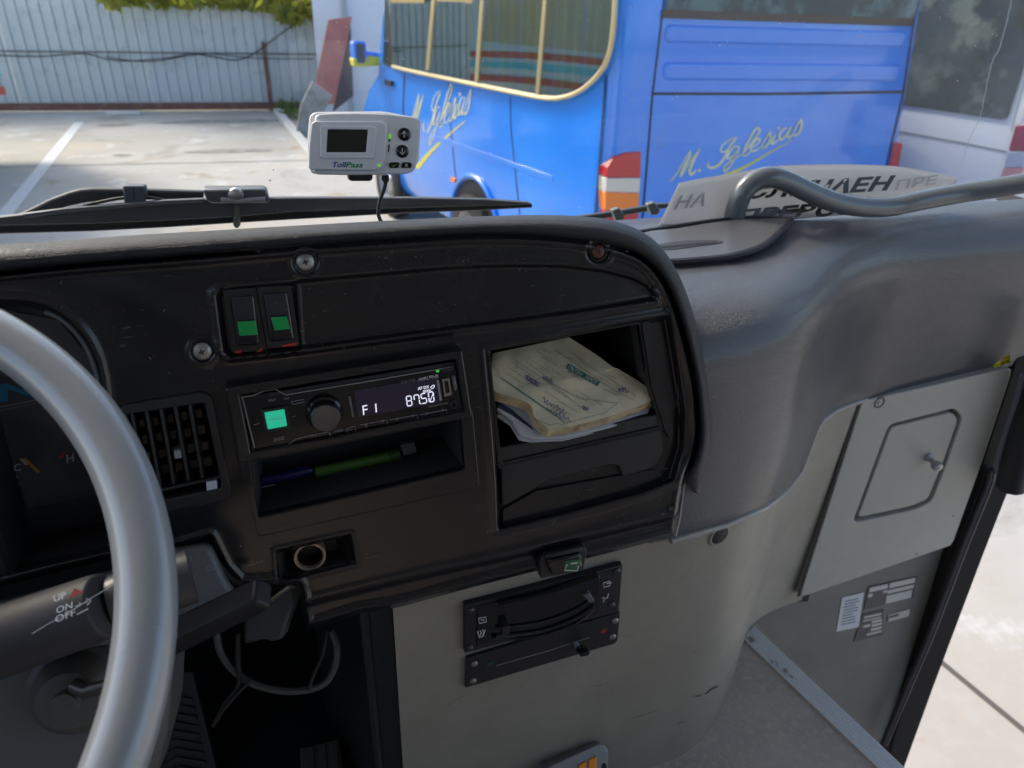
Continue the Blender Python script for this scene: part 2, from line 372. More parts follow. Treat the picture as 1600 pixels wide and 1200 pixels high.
# ------------------------------------------------------------ foliage
def leafmat(name, c1, c2):
    m = M(name, c1, .55, var=(2.5, c2, .4, .6)); t = m.node_tree; tr = t.nodes.new('ShaderNodeBsdfTranslucent'); mx = t.nodes.new('ShaderNodeMixShader'); mx.inputs[0].default_value = .5
    tr.inputs[0].default_value = (min(1, c1[0]*3.2), min(1, c1[1]*3.2), c1[2]*2, 1); t.links.new(t.nodes['Principled BSDF'].outputs[0], mx.inputs[1]); t.links.new(tr.outputs[0], mx.inputs[2]); t.links.new(mx.outputs[0], t.nodes['Material Output'].inputs[0]); return m
LEAFY = leafmat('yellow green leaves', (.24, .24, .04), (.10, .15, .03)); BARK = M('bark', (.12, .09, .065), .9, bump=(20, .6, .02))
def leaves(name, clumps, n, size, mat, parent, seed=0):
    q = np.random.default_rng(seed); v = []; f = []
    for (c, r) in clumps:
        c = np.array(c)
        for i in range(n):
            u = q.normal(size=3); u /= np.linalg.norm(u); p = c+u*np.array(r)*q.uniform(.35, 1.08)
            a = q.normal(size=3); a /= np.linalg.norm(a); b = np.cross(a, q.normal(size=3)); b /= np.linalg.norm(b)
            s_ = size*q.uniform(.6, 1.3); k = len(v)
            v += [p-a*s_, p+b*s_*.45, p+a*s_, p-b*s_*.45]; f.append((k, k+1, k+2, k+3))
    return obj(name, v, f, mat, parent, smooth_=False)
def tree(label, x, y, h, spread, seed, mat, low=1.9, n=170, k=22, size=.11, extra=None):
    q = np.random.default_rng(seed); t = thing('tree', label, 'tree', (x, y, 0), 'trees beyond the fence')
    m = MB(); top = np.array([x+.3, y, h*.7]); m.tube([(x, y, 0), (x+.1, y, h*.3), (x+.15, y+.1, h*.5), top], [.17, .14, .1, .05], 8)
    cl = []
    for i in range(k):
        w = q.uniform(0, 6.28); rr = spread*math.sqrt(q.uniform(.05, 1)); z = q.uniform(low+.3, h)
        rr *= (1-.5*max(0, (z-low)/(h-low)-.5))
        c = (x+rr*math.cos(w), y+rr*math.sin(w)*.8, z); cl.append((c, np.array([.75, .75, .5])*q.uniform(.6, 1.2)))
        m.tube([(x+.12, y, h*.35), ((x+c[0])/2, (y+c[1])/2, (h*.4+z)/2), c], [.05, .03, .012], 5)
    if extra: cl += extra
    m.build('trunk', BARK, t); leaves('crown', cl, n, size, mat, t, seed+1)
GRN = leafmat('green leaves', (.06, .10, .022), (.10, .12, .03))
tree('yellow green leafy tree overhanging the middle of the metal fence', -3.0, 19.5, 6.5, 2.6, 1, LEAFY, 1.7)
tree('green tree overhanging the right end of the metal fence', .1, 18.6, 6.8, 2.3, 2, LEAFY, 1.3, extra=[(YP(15.7+(i % 3)*.2)(x, y), np.array([.34, .25, .2])) for i, (x, y) in enumerate([(180, -6), (215, -8), (260, -6), (300, -5), (345, -4), (380, -2), (415, 0), (440, 4), (462, 8), (485, 12), (500, 2), (470, 0), (455, 22)])])
tree('dark green tree behind the left end of the metal fence', -8.6, 20.5, 6.5, 2.8, 3, GRN, 2.3)
tree('tall green tree behind the white rendered wall building', 5.5, 22, 8.5, 3.2, 5, GRN, 2.5)
wp = GZ(462, 185)
t = thing('weed_clump', 'low green weeds growing beside the pale kerb', 'plant', wp)
leaves('foliage', [((wp[0], wp[1], .08), (.3, .25, .10)), ((wp[0]+.3, wp[1]-.9, .08), (.22, .5, .10)), ((wp[0]-.1, wp[1]+.7, .12), (.25, .2, .14))], 130, .05, leafmat('weed leaves', (.09, .14, .05), (.17, .19, .08)), t, 9)

# ------------------------------------------------------------ vehicles
def glassmat(name, tint, refl=1.45, rough=.0, base=0.0, film=0.0):
    m = bpy.data.materials.new(name); m.use_nodes = True; t = m.node_tree; N = t.nodes; L = t.links; N.clear()
    o = N.new('ShaderNodeOutputMaterial'); tr = N.new('ShaderNodeBsdfTransparent'); gl = N.new('ShaderNodeBsdfGlossy'); mx = N.new('ShaderNodeMixShader'); fr = N.new('ShaderNodeFresnel')
    tr.inputs[0].default_value = (*tint, 1); gl.inputs['Roughness'].default_value = rough; fr.inputs[0].default_value = refl
    ge = N.new('ShaderNodeNewGeometry'); mr = N.new('ShaderNodeMapRange'); mr.inputs[3].default_value = refl; mr.inputs[4].default_value = 1/refl
    L.new(ge.outputs['Backfacing'], mr.inputs[0]); L.new(mr.outputs[0], fr.inputs[0])
    if base:
        ad = N.new('ShaderNodeMath'); ad.operation = 'ADD'; ad.inputs[1].default_value = base; L.new(fr.outputs[0], ad.inputs[0]); L.new(ad.outputs[0], mx.inputs[0])
    else: L.new(fr.outputs[0], mx.inputs[0])
    L.new(tr.outputs[0], mx.inputs[1]); L.new(gl.outputs[0], mx.inputs[2])
    if film:
        df = N.new('ShaderNodeBsdfDiffuse'); df.inputs[0].default_value = (.8, .8, .78, 1); m2 = N.new('ShaderNodeMixShader'); nz = N.new('ShaderNodeTexNoise'); nz.inputs['Scale'].default_value = 2.2; nz.inputs['Detail'].default_value = 7
        tc = N.new('ShaderNodeTexCoord'); L.new(tc.outputs['Object'], nz.inputs['Vector']); rm = N.new('ShaderNodeMapRange'); rm.inputs[1].default_value = .35; rm.inputs[2].default_value = .75; rm.inputs[3].default_value = film*.5; rm.inputs[4].default_value = film*2.2
        L.new(nz.outputs[0], rm.inputs[0]); L.new(rm.outputs[0], m2.inputs[0]); L.new(mx.outputs[0], m2.inputs[1]); L.new(df.outputs[0], m2.inputs[2]); L.new(m2.outputs[0], o.inputs[0]); return m
    L.new(mx.outputs[0], o.inputs[0]); return m
BLUE = M('blue vehicle paint', (.012, .21, .84), .24, spec=.6, coat=.8, bump=(2.2, .06, .03), var=[(1.2, (.02, .26, .90), .4, .7), (5, (.07, .21, .62), .6, .85)])
VWHITE = M('white vehicle paint', (.74, .77, .77), .25, coat=.6, bump=(2, .04, .02))
VGLASS = glassmat('tinted side glass', (.72, .80, .76), 1.55, .01, .24)
SEAM = M('dark panel gap', (.01, .012, .02), .6)
GOLD = M('champagne window trim', (.62, .52, .30), .28, metal=.6)
CREAM = M('pale yellow signwriting', (.66, .68, .36), .5, var=(9, (.75, .76, .60), .45, .6)); YEL = M('yellow brush stripe', (.72, .66, .06), .45)
REDL = M('red lens', (.50, .02, .03), .15, coat=.6, bump=(60, .2, .002)); ORL = M('orange lens', (.85, .22, .02), .15, coat=.6); WHL = M('clear lens', (.62, .60, .55), .15, coat=.6)
TYRE = M('tyre rubber', (.02, .02, .02), .8)
def frame_of(hd):
    h = R(hd); return np.array([math.sin(h), math.cos(h), 0.]), np.array([math.cos(h), -math.sin(h), 0.])
def loftbody(name, O, fw, rt, levels, mat, parent, seg=5):
    """levels: (z, w0, w1, l0, l1, r)"""
    rings_ = []
    for z, w0, w1, l0, l1, r in levels:
        q = rnd([(w0, l0), (w1, l0), (w1, l1), (w0, l1)], r, seg); rings_.append([O+rt*p[0]+fw*p[1]+[0, 0, z-O[2]] for p in q])
    n = len(rings_[0]); v = [p for r_ in rings_ for p in r_]; f = [tuple(range(n))[::-1], tuple(range((len(rings_)-1)*n, len(rings_)*n))]
    for k in range(len(rings_)-1):
        for i in range(n): j = (i+1) % n; f.append((k*n+i, k*n+j, k*n+n+j, k*n+n+i))
    return obj(name, v, f, mat, parent, auto=28)
def wheel(parent, c, axis, r=.35, w=.22):
    m = MB(); m.lathe(c, axis, [(r*.62, -w/2), (r*.9, -w/2), (r, -w*.38), (r, w*.38), (r*.9, w/2), (r*.62, w/2)]); wh = m.build('wheel', TYRE, parent)
    m = MB(); m.lathe(c, axis, [(0, w*.30), (r*.25, w*.34), (r*.3, w*.22), (r*.5, w*.2), (r*.62, w*.48)]); m.build('rim', M('grey steel rim', (.35, .35, .36), .4, metal=.6), wh)
# strokes of the signwriting, crop pixels (zoom 5.333, origin 1000,160)
SW = [([(245, 655), (270, 640), (320, 570), (370, 480), (420, 400)], 10), ([(420, 405), (405, 470), (365, 545), (335, 622)], 22), ([(340, 620), (400, 530), (450, 450), (500, 385)], 9),
      ([(497, 388), (455, 470), (415, 560), (420, 598), (440, 592), (470, 560)], 20), ([(486, 560), (505, 572)], 26),
      ([(812, 290), (760, 305), (695, 350), (672, 400), (700, 412), (750, 370), (805, 300)], 12), ([(790, 305), (740, 380), (705, 460), (655, 520), (605, 545), (562, 532), (572, 502)], 20),
      ([(832, 372), (785, 370), (738, 428), (732, 468), (768, 452), (828, 382)], 16), ([(832, 375), (795, 460), (745, 540), (707, 572), (702, 542), (745, 498), (850, 430)], 14),
      ([(855, 430), (905, 370), (985, 262), (995, 225), (975, 215), (945, 250), (885, 360), (858, 430), (882, 442), (930, 400)], 16),
      ([(925, 385), (985, 338), (1000, 305), (965, 310), (925, 368), (930, 405), (975, 395), (1020, 355)], 16), ([(1015, 355), (1082, 250), (1085, 300), (1068, 345), (1032, 378), (1010, 365)], 16),
      ([(1132, 265), (1100, 325), (1108, 346), (1150, 310)], 18), ([(1150, 208), (1162, 222)], 24), ([(1232, 215), (1195, 222), (1162, 275), (1172, 312), (1215, 275), (1258, 202)], 17), ([(1258, 205), (1228, 270), (1242, 292), (1275, 265)], 16),
      ([(1270, 262), (1340, 145), (1345, 200), (1328, 250), (1292, 277), (1272, 262)], 17)]
def signwrite(name, fn, S, h, mat, parent, strokes, wk):
    m = MB()
    for pts, w in strokes:
        P = smooth([fn(*p) for p in pts], max(6, len(pts)*5)); n = len(P)
        ww = [w*wk*(.45+.55*math.sin(math.pi*min(1, max(0, (i+.8)/(n+.6))))) for i in range(n)]
        ribbon('', P, ww, S, h, None, None, mb=m); h += .00015
    return m.build(name, mat, parent, smooth_=False)

def blue_bus():
    fw, rt = frame_of(-12); O = CAM+ray(949, 240)*4.4; O[2] = 0.0
    t = thing('blue_minibus', 'bright blue minibus with pale signwriting seen from its rear left corner', 'minibus', O+rt*1.3+fw*2)
    SD = Pl(O, -rt); RE = Pl(O, -fw)
    lv = [(.34, .04, 2.92, .10, 4.5, .13), (.42, 0, 2.95, .02, 4.62, .13), (.6, 0, 2.95, 0, 4.66, .13), (1.0, 0, 2.92, 0, 4.66, .13), (1.22, 0, 2.89, 0, 4.45, .13), (1.42, 0, 2.86, 0, 4.1, .13), (1.8, 0, 2.80, 0, 3.96, .13),
          (2.35, 0, 2.70, 0, 3.7, .13), (2.55, .06, 2.48, .05, 3.5, .2), (2.66, .2, 2.3, .18, 3.3, .3), (2.7, .5, 2.0, .5, 3.0, .3)]
    loftbody('body', O, fw, rt, lv, BLUE, t)
    # side windows
    wl = [(613, 104), (641, 111), (712, 126), (795, 143), (850, 153), (880, 152), (908, 141), (934, 118), (949, 93), (957, 55), (961, 0), (962, -60), (608, -60)]
    mid = wl[:11]
    # curtain folds
    pts = [SD.to2(SD(x, y)) for x, y in wl]; u0 = min(p[0] for p in pts); u1 = max(p[0] for p in pts)
    zz = min(p[1] for p in pts)
    def zbot(l):   # bottom edge of window at l
        P = sorted([(p[0], p[1]) for p in pts[:11]]); return np.interp(l, [p[0] for p in P], [p[1] for p in P])
    n = 260; v = []; f = []
    CUR = M('blue green curtain', (.13, .27, .31), .8, var=[(3, (.24, .34, .31), .45, .6), (1.2, (.30, .28, .10), .55, .62)])  # yellow patches put window reflections into the curtain colour
    for i in range(n+1):
        l = u0+.02+(u1-u0-.04)*i/n; hh = .012+.009*math.sin(i*.75)+.006*math.sin(i*.23); zb = zbot(l)+.02
        v += [SD.fr2((l, zb), hh), SD.fr2((l, 2.33), hh)]
    f = [(2*i, 2*i+2, 2*i+3, 2*i+1) for i in range(n)]
    gl = plate('side_window', wl, SD, .036, .040, VGLASS, t); cu_ = obj('curtain', v, f, CUR, gl)
    q = [SD.fr2(SD.to2(SD(x, y, .045)), .045) for x, y in smooth(wl[:12], 60)]
    MB().tube(q, [.016]*60, 8).build('window_trim', GOLD, gl)
    for (a, b) in (((676, 0), (667, 106)), ((752, 0), (743, 129)), ((850, 0), (838, 149))):
        a = np.array(a); b = np.array(b); a2 = a+(a-b)*.45; b = b+(b-a)*.03
        plate('window_bar', [b+[-2.6, 0], b+[2.6, 0], a2+[2.6, 0], a2+[-2.6, 0]], SD, 0, .048, GOLD, gl, bevel=.006)
    fd = plate('door_window', [(598, 100), (606, 102), (611, -40), (602, -40)], SD, .002, .02, M('dark glass', (.03, .05, .06), .05), t)
    plate('black_pillar', [(606, 103), (616, 106), (622, -50), (611, -50)], SD, .002, .03, BLK2, t)
    # door handle, indicator, moulding
    plate('door_handle', [(600, 125), (611, 127), (610, 134), (601, 133)], SD, 0, .03, SEAM, t, r=.01)
    plate('side_indicator', [(704, 276), (711, 279), (710, 286), (703, 283)], SD, 0, .02, ORL, t, r=.008, bevel=.003)
    plate('side_moulding', [(640, 198), (700, 218), (863, 275), (864, 284), (700, 227), (640, 206)], SD, 0, .004, BLUE, t, bevel=.0015)
    for px, w in (([(797, 152), (798, 200), (804, 260), (812, 340)], 1.1), ([(946, 118), (938, 230), (929, 345)], 2.6), ([(632, 115), (630, 180), (640, 250)], 1.4), ([(700, 128), (702, 170), (710, 262), (716, 300)], .9)):
        ribbon('panel_gap', smooth(px, 16), w, SD, .003, SEAM, t)
    # wheel arch and wheels
    c = SD.to2(SD(742, 330)); 
    ac = (c[0], .40); m = MB()
    m.add([SD.fr2((ac[0]+.42*math.cos(w), ac[1]+.42*math.sin(w)), .004) for w in np.linspace(-.12, math.pi+.12, 24)], [tuple(range(24))]); m.build('wheel_well', SEAM, t, smooth_=False)
    q = [SD.fr2((ac[0]+.45*math.cos(w), ac[1]+.45*math.sin(w)), .01) for w in np.linspace(-.15, math.pi+.15, 30)]
    MB().tube(q, .022, 10).build('wheel_arch', BLUE, t)
    wheel(t, SD.fr2((ac[0], .35), -.02), -rt, .35, .2)
    wheel(t, O+fw*3.85+rt*.06+[0, 0, .35], -rt, .35, .2); wheel(t, O+fw*1.9+rt*2.68+[0, 0, .35], rt, .35, .2); wheel(t, O+fw*3.85+rt*2.68+[0, 0, .35], rt, .35, .2)
    # mirror
    MS = Pl(O-rt*.22+fw*4.05, -fw)
    mi = plate('mirror', [(552, 64), (572, 65), (574, 104), (554, 104)], MS, -.12, 0, BLUE, t, r=.03, bevel=.01)
    plate('mirror_glass', [(557, 68), (570, 69), (571, 99), (558, 99)], MS, 0, .003, M('mirror face', (.10, .14, .20), .1, metal=.6), mi, r=.02)
    plate('yellow_band', [(552, 91), (574, 92), (574, 104.5), (554, 104.5)], MS, -.124, .002, YEL, mi, r=.02)
    plate('mirror_arm', [(572, 84), (600, 87), (600, 102), (572, 104)], MS, -.08, -.03, YEL, mi, r=.01)
    plate('mirror_stay', [(572, 80), (600, 84), (600, 90), (572, 87)], MS, -.08, -.03, BLUE, mi, r=.01)
    # rear face
    plate('rear_window', [(1041, 27), (1427, 40), (1446, -60), (1048, -60)], RE, 0, .012, M('rear glass', (.05, .075, .085), .03, coat=.3, var=(3, (.10, .17, .19), .5, .6)), t, r=.02)
    plate('window_surround', [(1037, 15), (1429, 29), (1427, 41), (1035, 28)], RE, 0, .016, M('brown black ceramic edge', (.05, .035, .035), .3), t)
    for px in ([(1045, 39), (1419, 50), (1411, 74), (1042, 66)], [(1042, 98), (1408, 102), (1402, 127), (1040, 125)]):
        plate('pressed_rib', px, RE, -.01, .020, BLUE, t, r=.035, bevel=.013, bseg=3, taper=.01)
    for px, w in (([(1043, -60), (1038, 0), (1020, 146), (1004, 345)], 2.6), ([(1447, -60), (1436, 0), (1427, 41), (1412, 144), (1394, 223), (1384, 268)], 2.8), ([(1020, 146.5), (1200, 146.8), (1412, 143.5)], 4.0)):
        ribbon('door_gap', px, w, RE, .004, SEAM, t)
    tl = plate('tail_light', [(950, 262), (960, 246), (978, 238), (1002, 237), (1001, 278), (948, 278)], RE, -.10, .008, REDL, t, r=.012, bevel=.006)
    plate('clear_section', [(948, 278.5), (1001, 278.5), (999.5, 301), (947, 300)], RE, -.10, .008, WHL, tl, bevel=.004)
    plate('orange_section', [(947, 300.5), (999.5, 301.5), (998, 330), (946, 329)], RE, -.10, .008, ORL, tl, bevel=.004)
    plate('lower_section', [(946, 329.5), (998, 330.5), (997, 352), (946, 351)], RE, -.10, .008, REDL, tl, bevel=.004)
    plate('tail_light', [(1398, 222), (1411, 224), (1404, 262), (1390, 262)], RE, -.10, .008, REDL, t, bevel=.004)
    plate('rear_bumper', [(958, 372), (1400, 350), (1390, 420), (960, 450)], RE, -.05, .08, BLUE, t, bevel=.02)
    fn = lambda x, y: (1000+x/5.333, 160+y/5.333)
    signwrite('signwriting', fn, RE, .003, CREAM, t, SW, 1/5.333*1.05)
    P = smooth([fn(700, 612), fn(860, 545), fn(1060, 430), fn(1270, 312)], 24); ribbon('underline', P, list(np.linspace(5.5, .8, 24)), RE, .0028, YEL, t)
    # side lettering: affine of the same script
    A0 = np.array([[560, 545, 1], [1290, 275, 1], [800, 290, 1]], float); B0 = np.array([[512, 745], [752, 648], [612, 515]], float); T = np.linalg.solve(A0, B0)
    def fs(x, y): q = np.array([x, y, 1.])@T; return (520+q[0]/3.636, q[1]/3.636)
    signwrite('side_signwriting', fs, SD, .003, CREAM, t, SW, .105)
    P = smooth([(520+x/3.636, y/3.636) for x, y in ((478, 955), (540, 880), (620, 800), (752, 688))], 24); ribbon('side_underline', P, list(np.linspace(7.5, 1.2, 24)), SD, .0028, YEL, t)
blue_bus()

def white_van():
    fw, rt = frame_of(-12.5); O = CAM+ray(1607, 200)*5.3; O[2] = 0.
    t = thing('white_van', 'white van with dark tinted windows parked right of the blue minibus', 'van', O+rt+fw*2)
    SD = Pl(O, -rt)
    lv = [(.34, .04, 1.95, .1, 4.6, .12), (.45, 0, 2.0, 0, 4.9, .12), (1.15, 0, 2.0, 0, 4.9, .12), (1.45, .01, 1.99, .01, 4.2, .12), (2.2, .03, 1.97, .03, 3.7, .12), (2.42, .1, 1.9, .1, 3.5, .15), (2.5, .3, 1.7, .3, 3.2, .2)]
    loftbody('body', O, fw, rt, lv, VWHITE, t)
    WD = M('privacy glass', (.035, .045, .045), .04, coat=.4, var=[(2.5, (.16, .19, .15), .5, .62), (1.4, (.07, .10, .09), .4, .7)])
    plate('side_window', [(1330, 152), (1424, 166), (1572, 188), (1612, 60), (1626, -40), (1350, -60)], SD, 0, .012, WD, t, r=.04)
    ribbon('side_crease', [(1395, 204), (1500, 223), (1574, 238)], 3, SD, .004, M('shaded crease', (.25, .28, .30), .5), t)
    ribbon('panel_gap', [(1580, 205), (1600, 130), (1625, 20)], 1.5, SD, .004, M('grey gap', (.2, .22, .25), .5), t)
    tl = plate('tail_light', [(1586, 196), (1612, 192), (1606, 236), (1575, 236)], SD, -.1, .03, M('dark red lens', (.25, .02, .05), .15, coat=.6, bump=(40, .3, .004)), t, bevel=.008)
    plate('clear_section', [(1574.5, 237), (1606, 237), (1598, 262), (1568, 262)], SD, -.1, .03, M('blue tinted clear lens', (.35, .40, .52), .12, coat=.6, bump=(40, .6, .01)), tl, bevel=.004)
    plate('reflector', [(1567, 263), (1598, 263), (1590, 292), (1560, 292)], SD, -.1, .03, M('pinkish lens', (.5, .22, .25), .2, coat=.4, bump=(40, .6, .01)), tl, bevel=.004)
    for l, w in ((1, .08), (4.0, .08)): wheel(t, O+fw*l+rt*w+[0, 0, .33], -rt, .33, .2)
    for l, w in ((1, 1.92), (4.0, 1.92)): wheel(t, O+fw*l+rt*w+[0, 0, .33], rt, .33, .2)
white_van()

def left_coach():
    c = GZ(42, 236); O = np.array([c[0]-2.45, c[1]-6.5, 0.]); fw = np.array([0, 1., 0]); rt = np.array([1., 0, 0])
    t = thing('white_coach', 'pale coach with red and cyan stripes, only its edge showing at the left border', 'coach', O+[1.2, 3, 0])
    CP = M('pale coach paint', (.62, .74, .76), .25, coat=.6)
    lv = [(.34, .04, 1.95, .1, 5.9, .15), (.6, 0, 2.25, 0, 6.2, .2), (.9, 0, 2.42, 0, 6.45, .2), (1.2, 0, 2.45, 0, 6.5, .15), (2.6, .04, 2.41, .1, 6.3, .2), (2.85, .2, 2.25, .3, 6.1, .25)]
    loftbody('body', O, fw, rt, lv, CP, t)
    X = O[0]+2.456
    GLW = M('sunset tinted coach glass', (.55, .48, .30), .08, coat=.4)  # cream colour carries a painted sunset reflection
    MB().add([(X, O[1]+.5, 1.45), (X, O[1]+6.0, 1.45), (X-.03, O[1]+5.7, 2.45), (X-.03, O[1]+.5, 2.45)], [(0, 1, 2, 3)]).build('side_window', GLW, t, smooth_=False)
    S = Pl((X, 0, 0), (1, 0, 0))
    for nm, z0, col in (('red_stripe', .78, (.6, .08, .05)), ('cyan_stripe', 1.0, (.15, .6, .65)), ('red_stripe', 1.16, (.6, .08, .05))):
        m = MB(); m.add([(X, O[1]+.3+6*i/20, z0+.12*math.sin(i/20*3)+dz) for dz in (0, .10) for i in range(21)], [(i, i+1, 22+i, 21+i) for i in range(20)]); m.build(nm, M(nm, col, .3), t, smooth_=False)
    for l in (1.2, 5.2):
        wheel(t, O+rt*2.1+fw*l+[0, 0, .42], rt, .42, .24); wheel(t, O+rt*.09+fw*l+[0, 0, .42], -rt, .42, .24)
left_coach()

# ------------------------------------------------------------ bus shell
SHELL = M('white bus body paint', (.7, .7, .68), .3, coat=.4); LINER = M('pale grey cabin lining', (.42, .425, .43), .7)
FLOORM = M('grey vinyl floor', (.50, .41, .34), .5, bump=[(55, .22, .0009, 'v'), (500, .2, .0005)], dust=((.33, .31, .29), .5), var=[(5, (.40, .33, .275), .45, .65), (90, (.58, .49, .41), .5, .7)])
ZF = 1.2; FZ = ZP(ZF)
sL0 = ZP(ZF)(1158, 997); sL1 = ZP(ZF)(1370, 1201); sR0 = ZP(ZF)(1178, 980); sR1 = ZP(ZF)(1412, 1201)
def ext(a, b, Y): k = (Y-a[1])/(b[1]-a[1]); return a+(b-a)*k
eR = ext(sR0, sR1, -.6); eL = ext(sL0, sL1, -.6)
m = MB(); fp = [(-1.0, 1.02), (.72, 1.02), (sR0[0], .80), (eR[0]-.01, -.6), (1.0, -3.2), (-1.0, -3.2)]
m.prism([(x, y, ZF) for x, y in fp], [(x, y, ZF-.05) for x, y in fp]); tag(m.build('floor', FLOORM), None, kind='structure')
# aluminium nosing with ribs
m = MB(); nA, nB = sL0, eL; mA, mB = sR0, eR; prof = []
nr = 7
for i in range(nr):
    a0 = i/nr; prof += [(a0+.02, .0045), (a0+.60/nr, .0045), (a0+.68/nr, .0025), (a0+.94/nr, .0025)]
prof = [(0, -.02), (0, .003)]+prof+[(1, .003), (1, -.03)]
v = []
for s_, h in prof: v += [nA*(1-s_)+mA*s_+np.array([0, 0, h]), nB*(1-s_)+mB*s_+np.array([0, 0, h])]
obj_n = obj('step_nosing', v, [(2*i, 2*i+1, 2*i+3, 2*i+2) for i in range(len(prof)-1)], M('ribbed aluminium', (.80, .80, .80), .35, metal=.2, bump=(200, .2, .001), var=(22, (.30, .27, .25), .62, .7)), smooth_=False)
tag(obj_n, 'ribbed aluminium step edge strip running along the grey floor edge', 'step edge')
# roof, side, rear, front wall
t = thing('bus_cabin', 'pale lined bus cabin shell around the driver and entrance', 'cabin', (0, -1, 1.2))
m = MB(); m.box(-1.02, 1.50, -3.2, .98, 2.86, 2.94); m.build('roof', LINER, t)
MB().box(-1.08, -1.02, -3.2, 1.02, .5, 1.95).build('side_panel', LINER, t)
MB().box(-1.08, -1.02, -3.2, -1.7, 1.95, 2.86).build('side_panel', LINER, t)  # unseen upper panel added over the windows to cut cabin light
MB().box(1.44, 1.50, -3.2, -2.3, 1.95, 2.86).build('side_panel', LINER, t)  # also added out of view to hold back window light
MB().box(1.44, 1.50, -3.2, -1.0, .5, 1.95).build('side_panel', LINER, t)  # kept short so a widened door opening lets in more light
MB().box(-1.02, 1.5, -3.3, -3.21, .5, 2.86).build('rear_panel', LINER, t)
MB().box(-1.06, 1.28, 1.03, 1.09, .45, 1.86).build('front_panel', SHELL, t)
for x in (-1.06, 1.46): MB().tube([(x, 1.02, 1.86), (x, .9, 2.9)], .035, 8).build('pillar', BLK2, t)
for x, y in ((-1.05, -.50), (1.47, -1.0)): MB().box(x-.03, x+.03, y-.04, y+.04, 1.95, 2.86).build('pillar', BLK2, t)
# dark stairwell wall
t = thing('stairwell_wall', 'dark grey vinyl wall below the hatch panel beside the steps', 'wall', (1.0, .83, .45))
MB().box(.62, 1.24, .812, .85, .40, 1.26).build('wall_sheet', GREYD, t)
MB().box(.55, 1.2, -.35, .81, .38, .42).build('lower_step', FLOORM, t)
SW_ = YP(.8115)
def cells(name, S, h, quads, mat, parent):
    m = MB()
    for q in quads: m.add([S(x, y, h) for x, y in q], [tuple(range(len(q)))])
    return m.build(name, mat, parent, smooth_=False)
def sub(px, u0, u1, v0, v1):
    a, b, c, d = [np.array(p, float) for p in px]      # tl tr br bl
    f_ = lambda u, v: (a*(1-u)+b*u)*(1-v)+(d*(1-u)+c*u)*v
    return [f_(u0, v0), f_(u1, v0), f_(u1, v1), f_(u0, v1)]
PAPER = M('white label paper', (.62, .63, .67), .6); DKPL = M('dark data plate', (.06, .06, .07), .4); PLW = M('silver print', (.55, .55, .52), .5)
pw = [(1316, 934), (1350, 926), (1342, 980), (1307, 987)]
lp = plate('paper_label', pw, SW_, 0, .0008, PAPER, None); tag(lp, 'small white paper label with printed lines stuck on the dark stairwell wall', 'label')
m = MB(); INK = M('blue grey ink', (.16, .18, .26), .6)
for i in range(9):
    q = sub(pw, .15, .15+rng.uniform(.45, .7), .12+i*.085, .15+i*.085); m.add([SW_(x, y, .0012) for x, y in q], [(0, 1, 2, 3)])
b0 = base_of(lp); m.build('print', INK, lp, smooth_=False)
p1 = [(1357, 917), (1433, 901), (1427, 934), (1350, 953)]
dp = plate('data_plate', p1, SW_, 0, .0012, DKPL, None); tag(dp, 'upper dark data plate with pale printed fields on the stairwell wall', 'data plate')
cells('print', SW_, .0017, [sub(p1, .04, .41, .06, .26), sub(p1, .45, .97, .04, .27), sub(p1, .43, .97, .36, .52), sub(p1, .43, .95, .60, .97), sub(p1, .03, .12, .34, .48), sub(p1, .34, .42, .34, .44)], PLW, dp)
p2 = [(1348, 960), (1381, 953), (1379, 992), (1334, 1003)]
dp = plate('data_plate', p2, SW_, 0, .0012, DKPL, None); tag(dp, 'lower dark data plate overlapped by the white paper label', 'data plate')
cells('print', SW_, .0017, [sub(p2, .12, .9, .10, .18), sub(p2, .12, .9, .24, .30), sub(p2, .52, .95, .34, .44), sub(p2, .2, .48, .44, .54), sub(p2, .54, .96, .48, .58), sub(p2, .54, .96, .64, .74), sub(p2, .42, .96, .80, .88)], PLW, dp)
p3 = [(1388, 961), (1422, 952), (1420, 963), (1386, 972)]
dp = plate('data_plate', p3, SW_, 0, .001, PLW, None); tag(dp, 'slim silver plate right of the lower dark data plate', 'data plate')
cells('print', SW_, .0015, [sub(p3, .08, .5, .2, .55), sub(p3, 0, .06, .2, .9)], DKPL, dp)

# ------------------------------------------------------------ swept console surface
PT = np.array([(.02, .535), (.20, .535), (.34, .54), (.42, .547), (.485, .563), (.54, .596), (.60, .642), (.675, .70), (.77, .752), (.87, .785), (1.0, .797), (1.3, .80)])
PB = np.array([(.02, .565), (.20, .565), (.36, .566), (.43, .571), (.492, .582), (.559, .619), (.624, .677), (.70, .752), (.76, .785), (.87, .800), (1.0, .803), (1.3, .805)])
NS = 241
CT = smooth(PT, NS); CB = smooth(PB, NS)
def nrm(Cv):
    d = np.gradient(Cv, axis=0); n = np.stack([d[:, 1], -d[:, 0]], 1); return n/np.linalg.norm(n, axis=1)[:, None]
NT = nrm(CT); NB = nrm(CB)
def Sp(i, z, h=0.0):
    q = (z-1.2)/.7; q = min(1.0, max(-.2, q)); c = CB[i]*(1-q)+CT[i]*q; n = NB[i]*(1-q)+NT[i]*q
    return np.array([c[0]+n[0]*h, c[1]+n[1]*h, z])
def colz(i, curve, lo=1.15, hi=1.95):
    """height on column i whose photo position lies on the pixel curve"""
    cx = [p[0] for p in curve]; cy = [p[1] for p in curve]
    def g(z): x, y = proj(Sp(i, z)); return y-np.interp(x, cx, cy)
    for _ in range(40):
        mz = (lo+hi)/2
        if g(mz) > 0: lo = mz
        else: hi = mz
    return (lo+hi)/2
